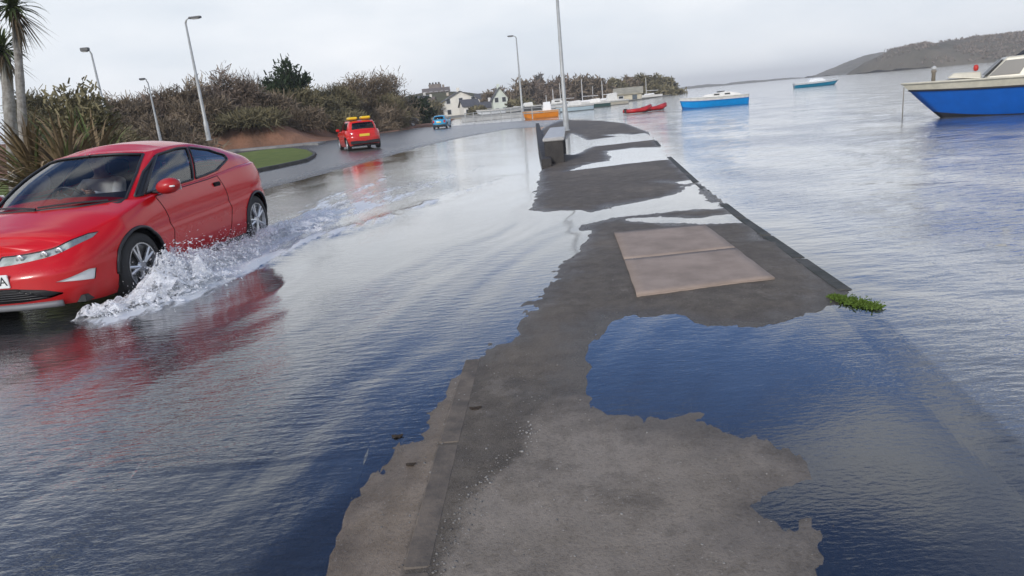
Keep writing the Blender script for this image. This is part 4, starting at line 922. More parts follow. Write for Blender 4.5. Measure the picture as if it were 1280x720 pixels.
# low undergrowth that closes the foot of the hedge
for i, (px, Y, wp, tp, lb) in enumerate([(90, 43, 110, 152, 'low bramble mound at the foot of the hedge behind the big strappy plants'), (165, 46, 130, 146, 'low bramble mound under the small middle lamp post'),
                                         (280, 52, 110, 143, 'low dark bramble mound above the leafy bank, right of the tallest left lamp post'), (345, 55, 70, 140, 'low bramble mound below the sandy olive bush'), (400, 60, 70, 137, 'low bramble mound left of the red car on the road'), (440, 66, 90, 134, 'low bramble mound right behind the red car with yellow roof panels')]):
    shrub('bramble_mound', px, Y, wp, tp, lb, M_TWIG if i % 2 else M_OLIVE, 7000, group='bramble mounds under the hedge', seed=40 + i, depth=.5, trunk=False, low=-.6, centre=(0, 0, .5), catg='bramble')
shrub('evergreen_tree', 343, 60, 58, 84, 'dark evergreen tree standing up out of the brown hedge', M_DKGREEN, 9000, .34, .10, catg='tree', seed=3, shell=.6, lump=.4)
shrub('evergreen_tree', 507, 90, 36, 124, 'small dark green tree right of the hedge, before the houses', M_DKGREEN, 4000, .4, .14, catg='tree', seed=5, base=.1)
shrub('shrub', 492, 84, 26, 136, 'small brown shrub in the gap between the thicket and the small green tree', M_OLIVE, 2500, catg='shrub', seed=6, base=.1, group=HG)
shrub('shrub', 64, 27, 100, 110, 'dark olive shrub behind the strappy plants', M_OLIVE, 7000, .22, .07, seed=8, base=.1)
# bare grey tree, every branch drawn
def bare_tree(px, Y, top, wpx, label, seed, mat=M_GREY, thick=.10):
    q = at(px, 0, Y); z0_ = 1.0; zt = at(px, top, Y).z; H_ = zt - z0_; o = empty('bare_tree', (q.x, Y, z0_), 0, label, 'tree'); rg = random.Random(seed); tr = MB(); tw = MB()
    def grow(p, d, L_, r_, k):
        e = p + d * L_; m1 = (p + e) / 2 + Vector((rg.uniform(-1, 1), rg.uniform(-1, 1), 0)) * L_ * .07
        (tr if k < 2 else tw).tube([p, m1, e], [r_, r_ * .8, r_ * .6], 6 if k < 2 else 3, cap=False)
        if k >= 5: return
        for i in range(3 if k else 6):
            dd = (d + Vector((rg.uniform(-1, 1), rg.uniform(-1, 1), rg.uniform(-.35, .5))) * (.62 + .05 * k)).normalized(); grow(e if i else m1, dd, L_ * rg.uniform(.62, .8), r_ * .58, k + 1)
    grow(Vector((0, 0, 0)), Vector((.02, 0, 1)), H_ * .27, thick, 0)
    tr.build('trunk', M_BARK, o, True, fix=False); tw.build('crown', mat, o, fix=False); return o
bare_tree(290, 62, 66, 70, 'bare grey tree with fine twigs behind the hedge, left of the dark evergreen', 4, thick=.24)
bare_tree(262, 62, 80, 50, 'thinner bare grey tree behind the tallest left lamp post', 9, thick=.16)
bare_tree(135, 66, 104, 50, 'small bare tree in the hazy gap left of the two short lamp posts', 12, thick=.16)

# cabbage palm and strappy plants
M_BLADE = leaf_mat('strap_leaf_green', (.035, .05, .015), (.15, .18, .065)); M_DEAD = leaf_mat('dry_strap_leaf', (.07, .05, .03), (.34, .25, .15), (.20, .145, .08)); M_PALE = leaf_mat('pale_dead_leaf', (.2, .19, .16), (.5, .48, .43))
def blades(parent, name, mat, n, origin, L0, L1, wd, el0, el1, droop, seed, az0=0, az1=2 * math.pi, one=False):
    rg = random.Random(seed)
    for i in range(n):
        az_ = rg.uniform(az0, az1); el = rg.uniform(el0, el1); L_ = rg.uniform(L0, L1); dr = droop * rg.uniform(.6, 1.4); w_ = wd * rg.uniform(.7, 1.2)
        p = Vector(origin) + Vector((rg.uniform(-.05, .05), rg.uniform(-.05, .05), rg.uniform(-.05, .05))); side = Vector((-math.sin(az_), math.cos(az_), 0)); v = []; f = []; sg = 6
        for j in range(sg + 1):
            t = j / sg; e_ = el - dr * t * t * 1.6; ww = w_ * (.5 + 1.1 * t if t < .4 else (1 - t) * 1.55 + .03) * .5
            nrm = Vector((-math.cos(az_) * math.sin(e_), -math.sin(az_) * math.sin(e_), math.cos(e_)))
            v += [p - side * ww + nrm * ww * .35, p + Vector((0, 0, 0)), p + side * ww + nrm * ww * .35]
            p = p + Vector((math.cos(az_) * math.cos(e_), math.sin(az_) * math.cos(e_), math.sin(e_))) * (L_ / sg)
            if j: a = 3 * (j - 1); f += [(a, a + 3, a + 4, a + 1), (a + 1, a + 4, a + 5, a + 2)]
        me = bpy.data.meshes.new(name); me.from_pydata([tuple(q) for q in v], [], f); me.update(); link(name, me, mat, parent)
def palm(px, Y, top, label, seed, lean=.0, r_=.10):
    q = at(px + 10, 215, Y); o = empty('cabbage_palm', (q.x, Y, .1), 0, label, 'palm', 'cabbage palms at the left edge'); zt = at(px, top, Y).z - .1; lean = at(px, top, Y).x - q.x
    pts = []; rs_ = []
    for j in range(15): t = j / 14; pts.append((lean * t, .1 * t * t, zt * t)); rs_.append(r_ * (1.25 - .4 * t + .06 * math.sin(j * 2.3)))
    MB().tube(pts, rs_, 12).build('trunk', material('pale_trunk', (.36, .34, .31), .9, dark=(.17, .15, .13), vscale=6, bump=.02, bscale=25) if not bpy.data.materials.get('pale_trunk') else bpy.data.materials['pale_trunk'], o, True)
    blades(o, 'leaf', M_BLADE, 90, (lean, 0, zt), .6, .95, .085, -.6, 1.45, .6, seed); blades(o, 'leaf', M_DEAD, 45, (lean, 0, zt - .12), .7, 1.15, .05, -1.5, -.5, .1, seed + 1); blades(o, 'leaf', M_PALE, 26, (lean, 0, zt - .2), .6, 1.0, .06, -1.55, -1.1, 0, seed + 2)
    return o
palm(16, 19, 8, 'cabbage palm with a pale trunk and drooping green blades at the left edge', 5, .05)
palm(3, 20.5, 62, 'lower cabbage palm cut by the left frame edge, brown skirt of dead leaves', 9, -.08, .15)
def strappy(px, Y, label, n, seed, L0=1.3, L1=2.3):
    q = at(px, 0, Y); o = empty('strappy_plant', (q.x, Y, .12), 0, label, 'plant', 'strappy plants behind the red hatchback')
    blades(o, 'leaf', M_DEAD, n, (0, 0, .35), L0, L1, .12, .2, 1.45, .8, seed); blades(o, 'leaf', M_BLADE, n // 14, (0, 0, .35), L0, L1, .10, .8, 1.5, .5, seed + 3)
    return o
strappy(30, 15.5, 'brown strappy plant behind the windscreen of the red hatchback', 150, 21, 1.1, 2.1); strappy(72, 17.5, 'brown strappy plant with blades reaching right over the hatchback roof', 150, 22, 1.1, 2.15); strappy(-15, 16, 'brown strappy plant cut by the left frame edge under the palm', 90, 23); strappy(50, 19.5, 'taller strappy plant at the back under the palm crown', 110, 24, 1.5, 2.5)

# wood that covers the nearer headland: far too many trees to count
hm0 = bpy.data.objects['headland'].data; cov_ = np.empty(len(hm0.vertices) * 3, np.float32); hm0.vertices.foreach_get('co', cov_); cov_ = cov_.reshape(-1, 3); cov_ = cov_[(cov_[:, 2] > 2.0) & (cov_[:, 1] < 500)]
n = 26000; P = cov_[RNG.integers(0, len(cov_), n)] + RNG.normal(size=(n, 3)) * np.array([1.2, 1.2, .3]) - np.array([0, 0, .4]); keep = fbm(P[:, 0] / 30, P[:, 2] / 7 + P[:, 1] / 60, 3) > -.16; P = P[keep]; n = len(P)
V_, F_ = scatter(card, cardF, P, np.stack([.5 + .5 * RNG.random(n)] * 2 + [.8 + 1.2 * RNG.random(n)], -1), rand_rot(n, .45)); wo = link('wood', np_mesh('wood', V_, F_), leaf_mat('pale_winter_wood', (.12, .10, .08), (.26, .21, .17))); tag(wo, 'leafless brown wood covering the headland across the bay', 'wood', kind='stuff')
# ------------------------------------------------------------------ lamp posts
def lamp_post(base, Hh, arm, arm_len, label, zb=.1, r0=.085, group='street lamps along the waterfront road', head=(.62, .22, .10)):
    o = empty('street_lamp', (base[0], base[1], zb), arm, label, 'street lamp', group)
    MB().lathe([(r0 * 1.9, 0), (r0 * 1.9, .03), (r0 * 1.25, .05), (r0 * 1.25, 1.1), (r0 * .95, 1.18), (r0 * .5, Hh)], 14).build('post', M_GREYPAINT, o, True)
    MB().box((0, -r0 * 1.22, .62), (.1, .02, .5), bev=.006).build('access_door', M_GREYPAINT, o)
    if arm_len > 0: MB().tube([(0, 0, Hh - .02), (.06, 0, Hh + .12), (arm_len * .5, 0, Hh + .2), (arm_len, 0, Hh + .22)], [r0 * .5, r0 * .42, .03, .028], 8).build('bracket', M_GREYPAINT, o, True)
    x = arm_len + head[0] * .4; h = MB(); h.box((x, 0, Hh + .23), head, bev=.03); hd = h.build('lantern', M_LANTERN, o); MB().box((x + .03, 0, Hh + .23 - head[2] / 2 - .012), (head[0] * .6, head[1] * .8, .03), bev=.008).build('lens', M_LENS, hd)
    return o
def base_at(px, Y): q = at(px, 0, Y); return q
def lamp_by(px_top, py_top, Y, *a, **k):
    q = at(px_top, py_top, Y); zb = k.get('zb', .1); return lamp_post((q.x, Y), q.z - zb - .2, *a, **k)
lamp_by(231, 24, 44, R(-8), .35, 'tallest lamp post on the left, its lantern reaching right', zb=1.0, r0=.11, head=(.75, .25, .12))
lamp_by(113, 62, 41, R(180), .12, 'lamp post with a short dark lantern turned left, right of the palms', zb=1.2, r0=.09, head=(.45, .25, .2))
lamp_by(184, 99, 44, R(200), .12, 'smallest lamp post, between the two on the left', zb=1.0, r0=.07, head=(.36, .18, .10))
b0 = gp(708, 164); lamp_post(b0, 9.0, R(60), .5, 'near lamp post on the quay by the stone bench, its top out of the picture', r0=.10, zb=.02)
lamp_by(645, 45, 75, R(190), .35, 'far lamp post behind the orange boat, lantern turned left', zb=.1, r0=.12, head=(.6, .24, .12))

# ------------------------------------------------------------------ bench and low wall on the quay
a0 = Vector(gp(694, 205)); a1 = Vector(gp(697, 161, .55)); dr = (a1 - a0); an = math.atan2(dr.y, dr.x); Ln = dr.length
M_STONE = material('pale_stone', (.46, .45, .43), .35, dark=(.34, .33, .31), vscale=5, bump=.004, bscale=30); M_DSTONE = material('dark_stone', (.045, .04, .036), .7, dark=(.025, .022, .02), vscale=5, bump=.01, bscale=20)
bn = empty('stone_bench', (a0.x, a0.y, .0), an, 'dark bench with a pale wet top standing end-on beside the quay lamp post', 'bench')
MB().box((Ln / 2, 0, .56), (Ln, .50, .09), bev=.02).build('seat', M_STONE, bn)
for x in (.10, Ln / 2, Ln - .10): MB().box((x, 0, .25), (.16, .44, .53), bev=.015).build('support', M_DSTONE, bn)
MB().box((Ln / 2, 0, .16), (Ln - .4, .30, .3), bev=.01).build('plinth', M_DSTONE, bn)
kw = empty('low_wall', label='low dark stone upstand running along the road side of the quay beside the bench', cat='wall')
for (p, an_, L_) in along(G((684, 209), (678, 190), (674, 170), (672, 158)), 1.0, .02):
    MB().box((p.x, p.y, .07), (L_, .22, .24), rz=an_, bev=.02).build('stone', M_DSTONE, kw)
# kerb between gutter and footway, near the viewer, and its run under the flood
nk = empty('quay_kerb'); tag(nk, kind='structure')
M_KERB2 = material('worn_kerb', (.17, .135, .10), .75, dark=(.09, .074, .058), vscale=9, bump=.004, bscale=60)
KL = [(-.47, -1.0)] + G((505, 720), (550, 560), (583, 450)); ks = along(KL, .915, .008)
for (p, an_, L_) in ks:
    e1, e2 = [float(terrain_z(np.array([p.x + .04 + q_ * math.cos(an_)]), np.array([p.y + q_ * math.sin(an_)]))[0]) for q_ in (-L_ / 2, L_ / 2)]; z = (e1 + e2) / 2; MB().box((p.x + .04, p.y, z - .0755), (L_, .105, .16), ry=-math.atan2(e2 - e1, L_), rz=an_, bev=.012).build('kerb_stone', M_KERB2, nk)
for (p, an_, L_) in along(G((584, 425), (582, 385)), .7, .01):
    MB().box((p.x, p.y, -.0745), (L_, .06, .14), rz=an_, bev=.012).build('kerb_stone', M_KERB2, nk)
# weathered coping stones along the sea wall
M_COPE = material('weedy_coping', (.075, .07, .058), .7, dark=(.03, .032, .022), vscale=4, bump=.01, bscale=25)
CP = G((1280, 560), (1062, 364), (930, 273), (872, 228), (832, 191), (812, 166))
for (p, an_, L_) in along(CP[1:], 1.1, .015):
    z = float(terrain_z(np.array([p.x - .25]), np.array([p.y]))[0]); 
    MB().box((p.x - .03, p.y, min(z, .008) - .20), (L_, .13, .40), rz=an_, rx=.05, bev=.02).build('coping_stone', M_COPE, nk)

# ------------------------------------------------------------------ concrete panel set in the footway
P4 = G((768, 294), (881, 284), (968, 352), (797, 374)); P4 = [Vector((*p, 0)) for p in P4]
M_CONC = material('pale_concrete', (.37, .285, .225), .8, dark=(.26, .20, .155), vscale=3.5, bump=.003, bscale=45, coord='Generated', detail=9)
cs = empty('concrete_panel', (0, 0, 0), 0, 'pale rectangular concrete panel let into the dark footway', 'slab')
def quad_slab(q, z, th, name, mat, parent):
    n = 12; v = []; f = []
    for i in range(n + 1):
        for j in range(n + 1):
            s, t = i / n, j / n; p = (q[0] * (1 - s) + q[1] * s) * (1 - t) + (q[3] * (1 - s) + q[2] * s) * t
            e = min(i, j, n - i, n - j); v.append((p.x + (.008 * mnoise.noise(p * 5) if e == 0 else 0), p.y + (.008 * mnoise.noise(p * 7) if e == 0 else 0), z + .003 * mnoise.noise(p * 3) - (.0015 if e == 0 else 0)))
    for i in range(n):
        for j in range(n): a = i * (n + 1) + j; f.append((a, a + 1, a + n + 2, a + n + 1))
    B_ = [i * (n + 1) for i in range(n + 1)] + [n * (n + 1) + j for j in range(1, n + 1)] + [i * (n + 1) + n for i in range(n - 1, -1, -1)] + list(range(n - 1, 0, -1))
    nb = len(v); v += [(v[i][0], v[i][1], z - th) for i in B_]; m_ = len(B_)
    f += [(B_[i], B_[(i + 1) % m_], nb + (i + 1) % m_, nb + i) for i in range(m_)]
    o = MB().add(v, f).build(name, mat, parent, True); return o
zc = max(float(terrain_z(np.array([p.x]), np.array([p.y]))[0]) for p in P4 + [sum(P4, Vector()) / 4]) + .010
sp_ = .53; l_ = P4[0].lerp(P4[3], sp_); r__ = P4[1].lerp(P4[2], sp_); g_ = Vector((0, -.002, 0))
quad_slab([P4[0], P4[1], r__, l_], zc, .06, 'slab', M_CONC, cs); quad_slab([l_ + g_, r__ + g_, P4[2], P4[3]], zc, .06, 'slab', M_CONC, cs)
# green weed on the corner of the quay
M_WEED = leaf_mat('green_weed', (.03, .06, .010), (.10, .155, .025))
q = gp(1068, 379); wd_ = empty('weed_clump', (q[0], q[1], -.01), 0, 'bright green weed growing on the corner of the quay at the water edge', 'weed')
n = 3400; t = RNG.random(n); ang = math.atan2(gp(1100, 388)[1] - gp(1030, 370)[1], gp(1100, 388)[0] - gp(1030, 370)[0]); ll = .32
lx_ = (t - .5) * ll * 1.15; ly_ = RNG.normal(size=n) * .03 * (.5 + RNG.random(n) ** 3 * 1.6) * (1 - (2 * t - 1) ** 2 * .6); P = np.stack([lx_ * math.cos(ang) - ly_ * math.sin(ang), lx_ * math.sin(ang) + ly_ * math.cos(ang), .014 + .010 * RNG.random(n)], -1)
V_, F_ = scatter(card, cardF, P, np.stack([.006 + .006 * RNG.random(n)] * 2 + [0.007 + .010 * RNG.random(n)], -1), rand_rot(n, .62)); link('fronds', np_mesh('fronds', V_, F_), M_WEED, wd_)
tag([c for c in bpy.data.objects if c.name == 'fronds'][0], kind='stuff')
M_GRIT = leaf_mat('loose_grit', (.06, .055, .05), (.36, .34, .31), rough=.85)
def pebbles(name, pts, smin, smax, mat, label):
    pts = np.array(pts); z = terrain_z(pts[:, 0], pts[:, 1]); k = z > .002; pts = pts[k]; z = z[k]; n = len(pts); s = smin + (smax - smin) * RNG.random(n) ** 3
    S = np.stack([s * (1 + .5 * RNG.random(n)), s, s * (.5 + .4 * RNG.random(n))], -1); V_, F_ = scatter(iv, if_, np.c_[pts, z + s * .15], S, rand_rot(n, .2)); o = link(name, np_mesh(name, V_, F_), mat, None, True); tag(o, label, 'grit', kind='stuff')
def lineP(P, n, w):
    P = np.array(P); out_ = []
    for _ in range(n):
        i = RNG.integers(0, len(P) - 1); t = RNG.random(); out_.append(P[i] * (1 - t) + P[i + 1] * t + RNG.normal(size=2) * w)
    return out_
pp = lineP(G((545, 715), (563, 680), (592, 620), (655, 565), (661, 530)), 260, .03) + lineP(G((505, 720), (550, 560), (580, 460)), 130, .03) + [np.array([RNG.uniform(-.9, 1.7), RNG.uniform(1.6, 3.6)]) for _ in range(420)] + [np.array([RNG.uniform(-.5, 2.6), RNG.uniform(3.4, 9)]) for _ in range(260)]
pebbles('loose_grit', pp, 0.0015, .006, M_GRIT, 'loose grit and small stones scattered over the near footway')
# two dark stones / dead leaves on the gutter and footway
M_LEAFD = material('dead_leaf', (.03, .02, .012), .8)
for (px, py, s, lb) in ((595, 514, .022, 'small dark dead leaf on the dark strip of the footway, right of the kerb line'), (497, 547, .020, 'small dark dead leaf on the brown gutter near the flood edge'), (514, 584, .016, 'smaller dark dead leaf on the brown gutter, below the first')):
    x, y = gp(px, py); z = float(terrain_z(np.array([x]), np.array([y]))[0]) + .006
    v = []; a = [(math.cos(t) * s * (1.3 + .3 * math.sin(3 * t)), math.sin(t) * s * (.7 + .2 * math.cos(5 * t))) for t in np.linspace(0, 2 * math.pi, 13)[:-1]]
    v = [(p_[0], p_[1], .004 * math.sin(i * 1.7)) for i, p_ in enumerate(a)] + [(0, 0, .006)] + [(p_[0] * .98, p_[1] * .98, .004 * math.sin(i * 1.7) - .002) for i, p_ in enumerate(a)]
    f = [(i, (i + 1) % 12, 12) for i in range(12)] + [(i, i + 13, (i + 1) % 12 + 13, (i + 1) % 12) for i in range(12)] + [tuple(range(24, 12, -1))]
    o = MB().add(v, f).build('dead_leaf', M_LEAFD); o.location = (x, y, z); tag(o, lb, 'leaf', 'dead leaves on the footway')

# ------------------------------------------------------------------ railing beyond the flood
rl = empty('railing', label='pale post and rail fence along the far edge of the flooded road', cat='railing')
RP = [at(px, 0, Y) for px, Y in ((566, 72), (600, 68), (640, 63), (668, 60))]
for p, q in zip(RP[:-1], RP[1:]):
    d = (q - p); d.z = 0; n = max(1, int(d.length / 1.6))
    for i in range(n): c = p + d * (i / n); MB().box((c.x, c.y, .55), (.09, .09, 1.0), bev=.015).build('post', M_GREYPAINT, rl)
    for z in (.55, .98): MB().tube([(p.x, p.y, z), (q.x, q.y, z)], .035, 6).build('rail', M_GREYPAINT, rl)
mw = empty('quay_wall', label='low pale wall behind the railing at the end of the flooded road', cat='wall')
p, q = at(562, 0, 80), at(690, 0, 76)
d = q - p; an_ = math.atan2(d.y, d.x); L_ = Vector((d.x, d.y)).length
MB().box(((p.x + q.x) / 2, (p.y + q.y) / 2, .25), (L_, .35, .50), rz=an_, bev=.03).build('wall', material('render_wall', (.42, .42, .40), .8, dark=(.3, .3, .29), vscale=1.5), mw)
MB().box(((p.x + q.x) / 2, (p.y + q.y) / 2, .53), (L_ + .1, .45, .06), rz=an_, bev=.02).build('coping', M_STONE, mw)

# ------------------------------------------------------------------ boats
def boat(name, label, L_, beam, fb, pos, heading, hull_c, top_c=(.62, .60, .52), bottom_c=(.02, .022, .03), rake=.16, kind='cabin', group=None, cat_='boat', z0_=0., sheer=.35):
    pos = Vector(pos); o = empty(name, (pos.x, pos.y, z0_), heading, label, cat_, group); nt_, ns = 34, 18
    hm = material('hull_paint', hull_c, .28, coat=.4, var=.12, vscale=3); tm = material('gelcoat', top_c, .35, dark=tuple(c * .82 for c in top_c), vscale=4); bm__ = material('antifoul', bottom_c, .6)
    T_ = np.linspace(0, 1, nt_)
    half = lambda t: beam / 2 * (.86 + .14 * math.sin(min(t / .5, 1) * math.pi / 2)) * (1 - max(0, (t - .45) / .55) ** 2.3)
    shz = lambda t: fb * (1 + sheer * max(0, t - .3) ** 1.7 / .55)
    kl = lambda t: -.32 + .20 * max(0, (t - .72) / .28) ** 2
    def pt(t, s):
        b_, zt, zk = half(t), shz(t), kl(t); z = zk + (zt - zk) * s; fl = s ** .42 * (1 - .10 * (1 - s)); 
        x = -L_ * .5 + L_ * t * (1 - rake) + L_ * rake * t ** 3 * max(0, s) ** .9 * (1 if t > .0 else 0)
        return (x, b_ * fl, z)
    def band(nm, s0, s1, mt_, off=0., n=ns):
        v = []; f = []
        for sy in (1, -1):
            b0_ = len(v)
            for t in T_:
                for s in np.linspace(s0, s1, n): x, y, z = pt(t, s); v.append((x, (y + off) * sy, z))
            for i in range(nt_ - 1):
                for j in range(n - 1): a = b0_ + i * n + j; f.append((a, a + 1, a + n + 1, a + n))
        # transom
        R0 = [0 * n + j for j in range(n)]; R1 = [nt_ * n + j for j in range(n)]
        for j in range(n - 1): f.append((R0[j], R0[j + 1], R1[j + 1], R1[j]))
        m = MB().add(v, f); bm_ = m.build(nm, mt_, o, True); b = bmesh.new(); b.from_mesh(bm_.data); bmesh.ops.remove_doubles(b, verts=b.verts, dist=.002); bmesh.ops.recalc_face_normals(b, faces=b.faces); b.to_mesh(bm_.data); b.free(); return bm_
    sw_ = .32 / (fb + .32) * 1.05; sg = 1 - .14 / (fb + .32) * (1.6 if fb > .6 else 1.2)
    band('bottom', 0, sw_, bm__, n=6); band('hull', sw_, sg, hm); band('topside', sg, 1, tm, .006, n=4)
    for s, r_, nm, mt_ in ((sg, .028, 'rubbing_strake', bm__), (1, .03, 'gunwale', tm)):
        P1 = [pt(t, s) for t in T_]; MB().tube([Vector((x, y + .01, z)) for x, y, z in P1] + [Vector((x, -y - .01, z)) for x, y, z in P1[::-1]], r_ * min(1, L_ / 5), 6).build(nm, mt_, o, True)
    # deck
    v = []; f = []
    for t in T_:
        x, y, z = pt(t, 1)
        for k in range(7): yy = y * (1 - k / 3); v.append((x, yy, z - .02 + .05 * (1 - (yy / max(y, .01)) ** 2)))
    for i in range(nt_ - 1):
        for k in range(6): a = i * 7 + k; f.append((a, a + 1, a + 8, a + 7))
    MB().add(v, f).build('deck', tm, o, True)
    o['_'] = 0; del o['_']
    return o, pt, shz, tm, hm
def loft_cabin(o, prof, w0, w1, tm, name='cabin', zc=0):
    """prof: closed side profile [(x,z)], w0 half width at the base, w1 at the top"""
    zmin = min(p[1] for p in prof); zmax = max(p[1] for p in prof); v = []; 
    for sy in (1, -1): v += [(x, sy * (w0 + (w1 - w0) * (z - zmin) / (zmax - zmin)), z) for x, z in prof]
    n = len(prof); f = [tuple(range(n)), tuple(range(2 * n - 1, n - 1, -1))] + [(i, (i + 1) % n, n + (i + 1) % n, n + i) for i in range(n)]
    m = MB().add(v, f).build(name, tm, o); bv = m.modifiers.new('bevel', 'BEVEL'); bv.width = .04; bv.segments = 3; bv.limit_method = 'ANGLE'; return m
M_BGLASS = material('smoked_window', (.05, .05, .048), .3, spec=.2); M_CANOPY = material('dark_canopy', (.03, .03, .035), .85, bump=.02, bscale=8); M_FEND = material('red_fender', (.5, .03, .02), .5); M_ROPE = material('rope', (.25, .23, .2), .9)
# the large blue boat on the right: bow to the left
ww = Vector(gp(1176, 147)); hd = math.atan2(.62, -1); Lb = 6.6; fwd = Vector((math.cos(hd), math.sin(hd)))
bow_wl = Lb * .5 - Lb * .16 * .93
ctr = Vector((ww.x, ww.y)) - fwd * bow_wl
o, pt, shz, tm, hm = boat('cabin_boat', 'large bright blue boat with cream deck and wheelhouse moored on the right', Lb, 2.4, .92, (ctr.x, ctr.y), hd, (.004, .11, .47), (.62, .58, .46), cat_='boat', sheer=.06, rake=.17)
zd = shz(.6)
cab = loft_cabin(o, [(1.45, zd - .02), (1.0, zd + .50), (-1.9, zd + .60), (-2.0, zd - .05)], .88, .74, tm, 'wheelhouse')
ws = MB(); zz0, zz1 = zd + .08, zd + .42
for sy in (1, -1):
    f_ = lambda z: .88 + (.74 - .88) * (z - zd) / .60
    MB().add([(1.34, sy * (f_(zz0) + .012), zz0), (1.02, sy * (f_(zz1) + .012), zz1), (.52, sy * (f_(zz1) + .012), zz1 + .01), (.72, sy * (f_(zz0) + .012), zz0), (1.34, sy * (f_(zz0) - .01), zz0), (1.02, sy * (f_(zz1) - .01), zz1), (.52, sy * (f_(zz1) - .01), zz1 + .01), (.72, sy * (f_(zz0) - .01), zz0)],
             [(0, 1, 2, 3), (7, 6, 5, 4), (0, 4, 5, 1), (1, 5, 6, 2), (2, 6, 7, 3), (3, 7, 4, 0)]).build('side_window', M_BGLASS, cab)
for sy in (-.37, .37): 
    MB().add([(1.43, sy - .32, zd + .1), (1.43, sy + .32, zd + .1), (1.10, sy + .30, zd + .45), (1.10, sy - .30, zd + .45), (1.40, sy - .32, zd + .1), (1.40, sy + .32, zd + .1), (1.07, sy + .30, zd + .45), (1.07, sy - .30, zd + .45)],
             [(0, 1, 2, 3), (7, 6, 5, 4), (0, 4, 5, 1), (1, 5, 6, 2), (2, 6, 7, 3), (3, 7, 4, 0)]).build('windscreen', M_BGLASS, cab)
loft_cabin(o, [(.75, zd + .50), (.5, zd + .68), (-.9, zd + .78), (-1.8, zd + .76), (-2.0, zd + .52)], .62, .45, M_CANOPY, 'folded_canopy')
loft_cabin(o, [(2.25, zd + .10), (2.1, zd + .22), (1.5, zd + .20), (1.48, zd + .02)], .52, .42, tm, 'foredeck_hatch')
MB().lathe([(.05, 0), (.045, .26), (.07, .28), (.07, .32), (.03, .34)], 12, Matrix.Translation((2.55, .05, shz(.88) - .02))).build('mooring_post', material('worn_timber', (.22, .19, .15), .8), o, True)
MB().box((2.55, .05, shz(.88) + .36), (.12, .14, .12), bev=.04).build('anchor_winch', M_LENS, o)
MB().lathe([(.01, -.08), (.045, -.065), (.06, 0), (.045, .065), (.01, .08)], 14, Matrix.Translation((1.62, .45, zd + .30))).build('fender', M_FEND, o, True)
rp = MB(); hz = shz(.9) + .30
for sy in (1, -1):
    for i in range(4):
        t = .74 + .08 * i; x, y, z = pt(t, 1); rp.tube([(x, y * .93 * sy, z), (x, y * .93 * sy, z + .02)], .012, 6)
rp.build('stanchion_base', M_ALLOY, o); tag(o.children[-1], kind='stuff')
bx = Vector((*at(1128, 124, ww.y + .4).xy, 0)); bz = at(1128, 124, ww.y + .4).z
xb, yb, zb_ = pt(1, .92); bw = Matrix.Translation((ctr.x, ctr.y, 0)) @ Matrix.Rotation(hd, 4, 'Z') @ Vector((xb, yb, zb_))
ml = MB().tube([bw + Vector((-.02, 0, 0)), bw + Vector((-.03, -.01, -zb_ * .5)), bw + Vector((-.02, 0, -zb_ - .1))], .014, 6).build('mooring_rope', M_ROPE, None, True); tag(ml, 'thin mooring rope hanging from the bow of the large blue boat into the water', 'rope')

def place(px, py, z=0): x, y = gp(px, py, z); return Vector((x, y))
# mid-distance bright blue cabin boat
c1, c2_ = place(853, 136.5), place(932, 130); cc_ = (c1 + c2_) / 2; Lq = (c2_ - c1).length * .98; Lq = min(Lq, 6.0)
dirv = (c2_ - c1).normalized(); dirv = Vector((1, -.25)).normalized()
o, pt, shz, tm, hm = boat('cabin_boat', 'bright sky blue boat with low white cabin in the middle distance', 4.6, 1.9, .66, cc_, math.atan2(-dirv.y, -dirv.x), (.0, .27, .66), (.72, .70, .64), bottom_c=(.01, .12, .35), cat_='boat', sheer=.15, rake=.05)
zd = shz(.5); cb = loft_cabin(o, [(.9, zd), (.6, zd + .18), (-.9, zd + .30), (-1.7, zd + .12), (-1.8, zd)], .62, .48, tm, 'cabin')
for x in (-.2, -.9):
    for sy in (1, -1): MB().box((x, .575 * sy, zd + .13), (.36, .05, .10), bev=.02).build('side_window', M_BGLASS, cb)
MB().box((-.5, 0, zd + .30), (.5, .5, .07), bev=.02).build('roof_hatch', M_BGLASS, o)
# far turquoise boat
c_3 = (place(997, 111) + place(1048, 106.5)) / 2; c_3 = at(1023, 0, 100).xy
o, pt, shz, tm, hm = boat('cabin_boat', 'small turquoise boat with white deck far out on the right', 6.0, 2.2, .62, c_3, R(-8), (.0, .22, .36), (.75, .76, .74), bottom_c=(.02, .10, .16), sheer=.25, rake=.12)
zd = shz(.5); loft_cabin(o, [(1.2, zd), (.6, zd + .42), (-1.0, zd + .48), (-1.3, zd)], .7, .5, tm, 'cabin')
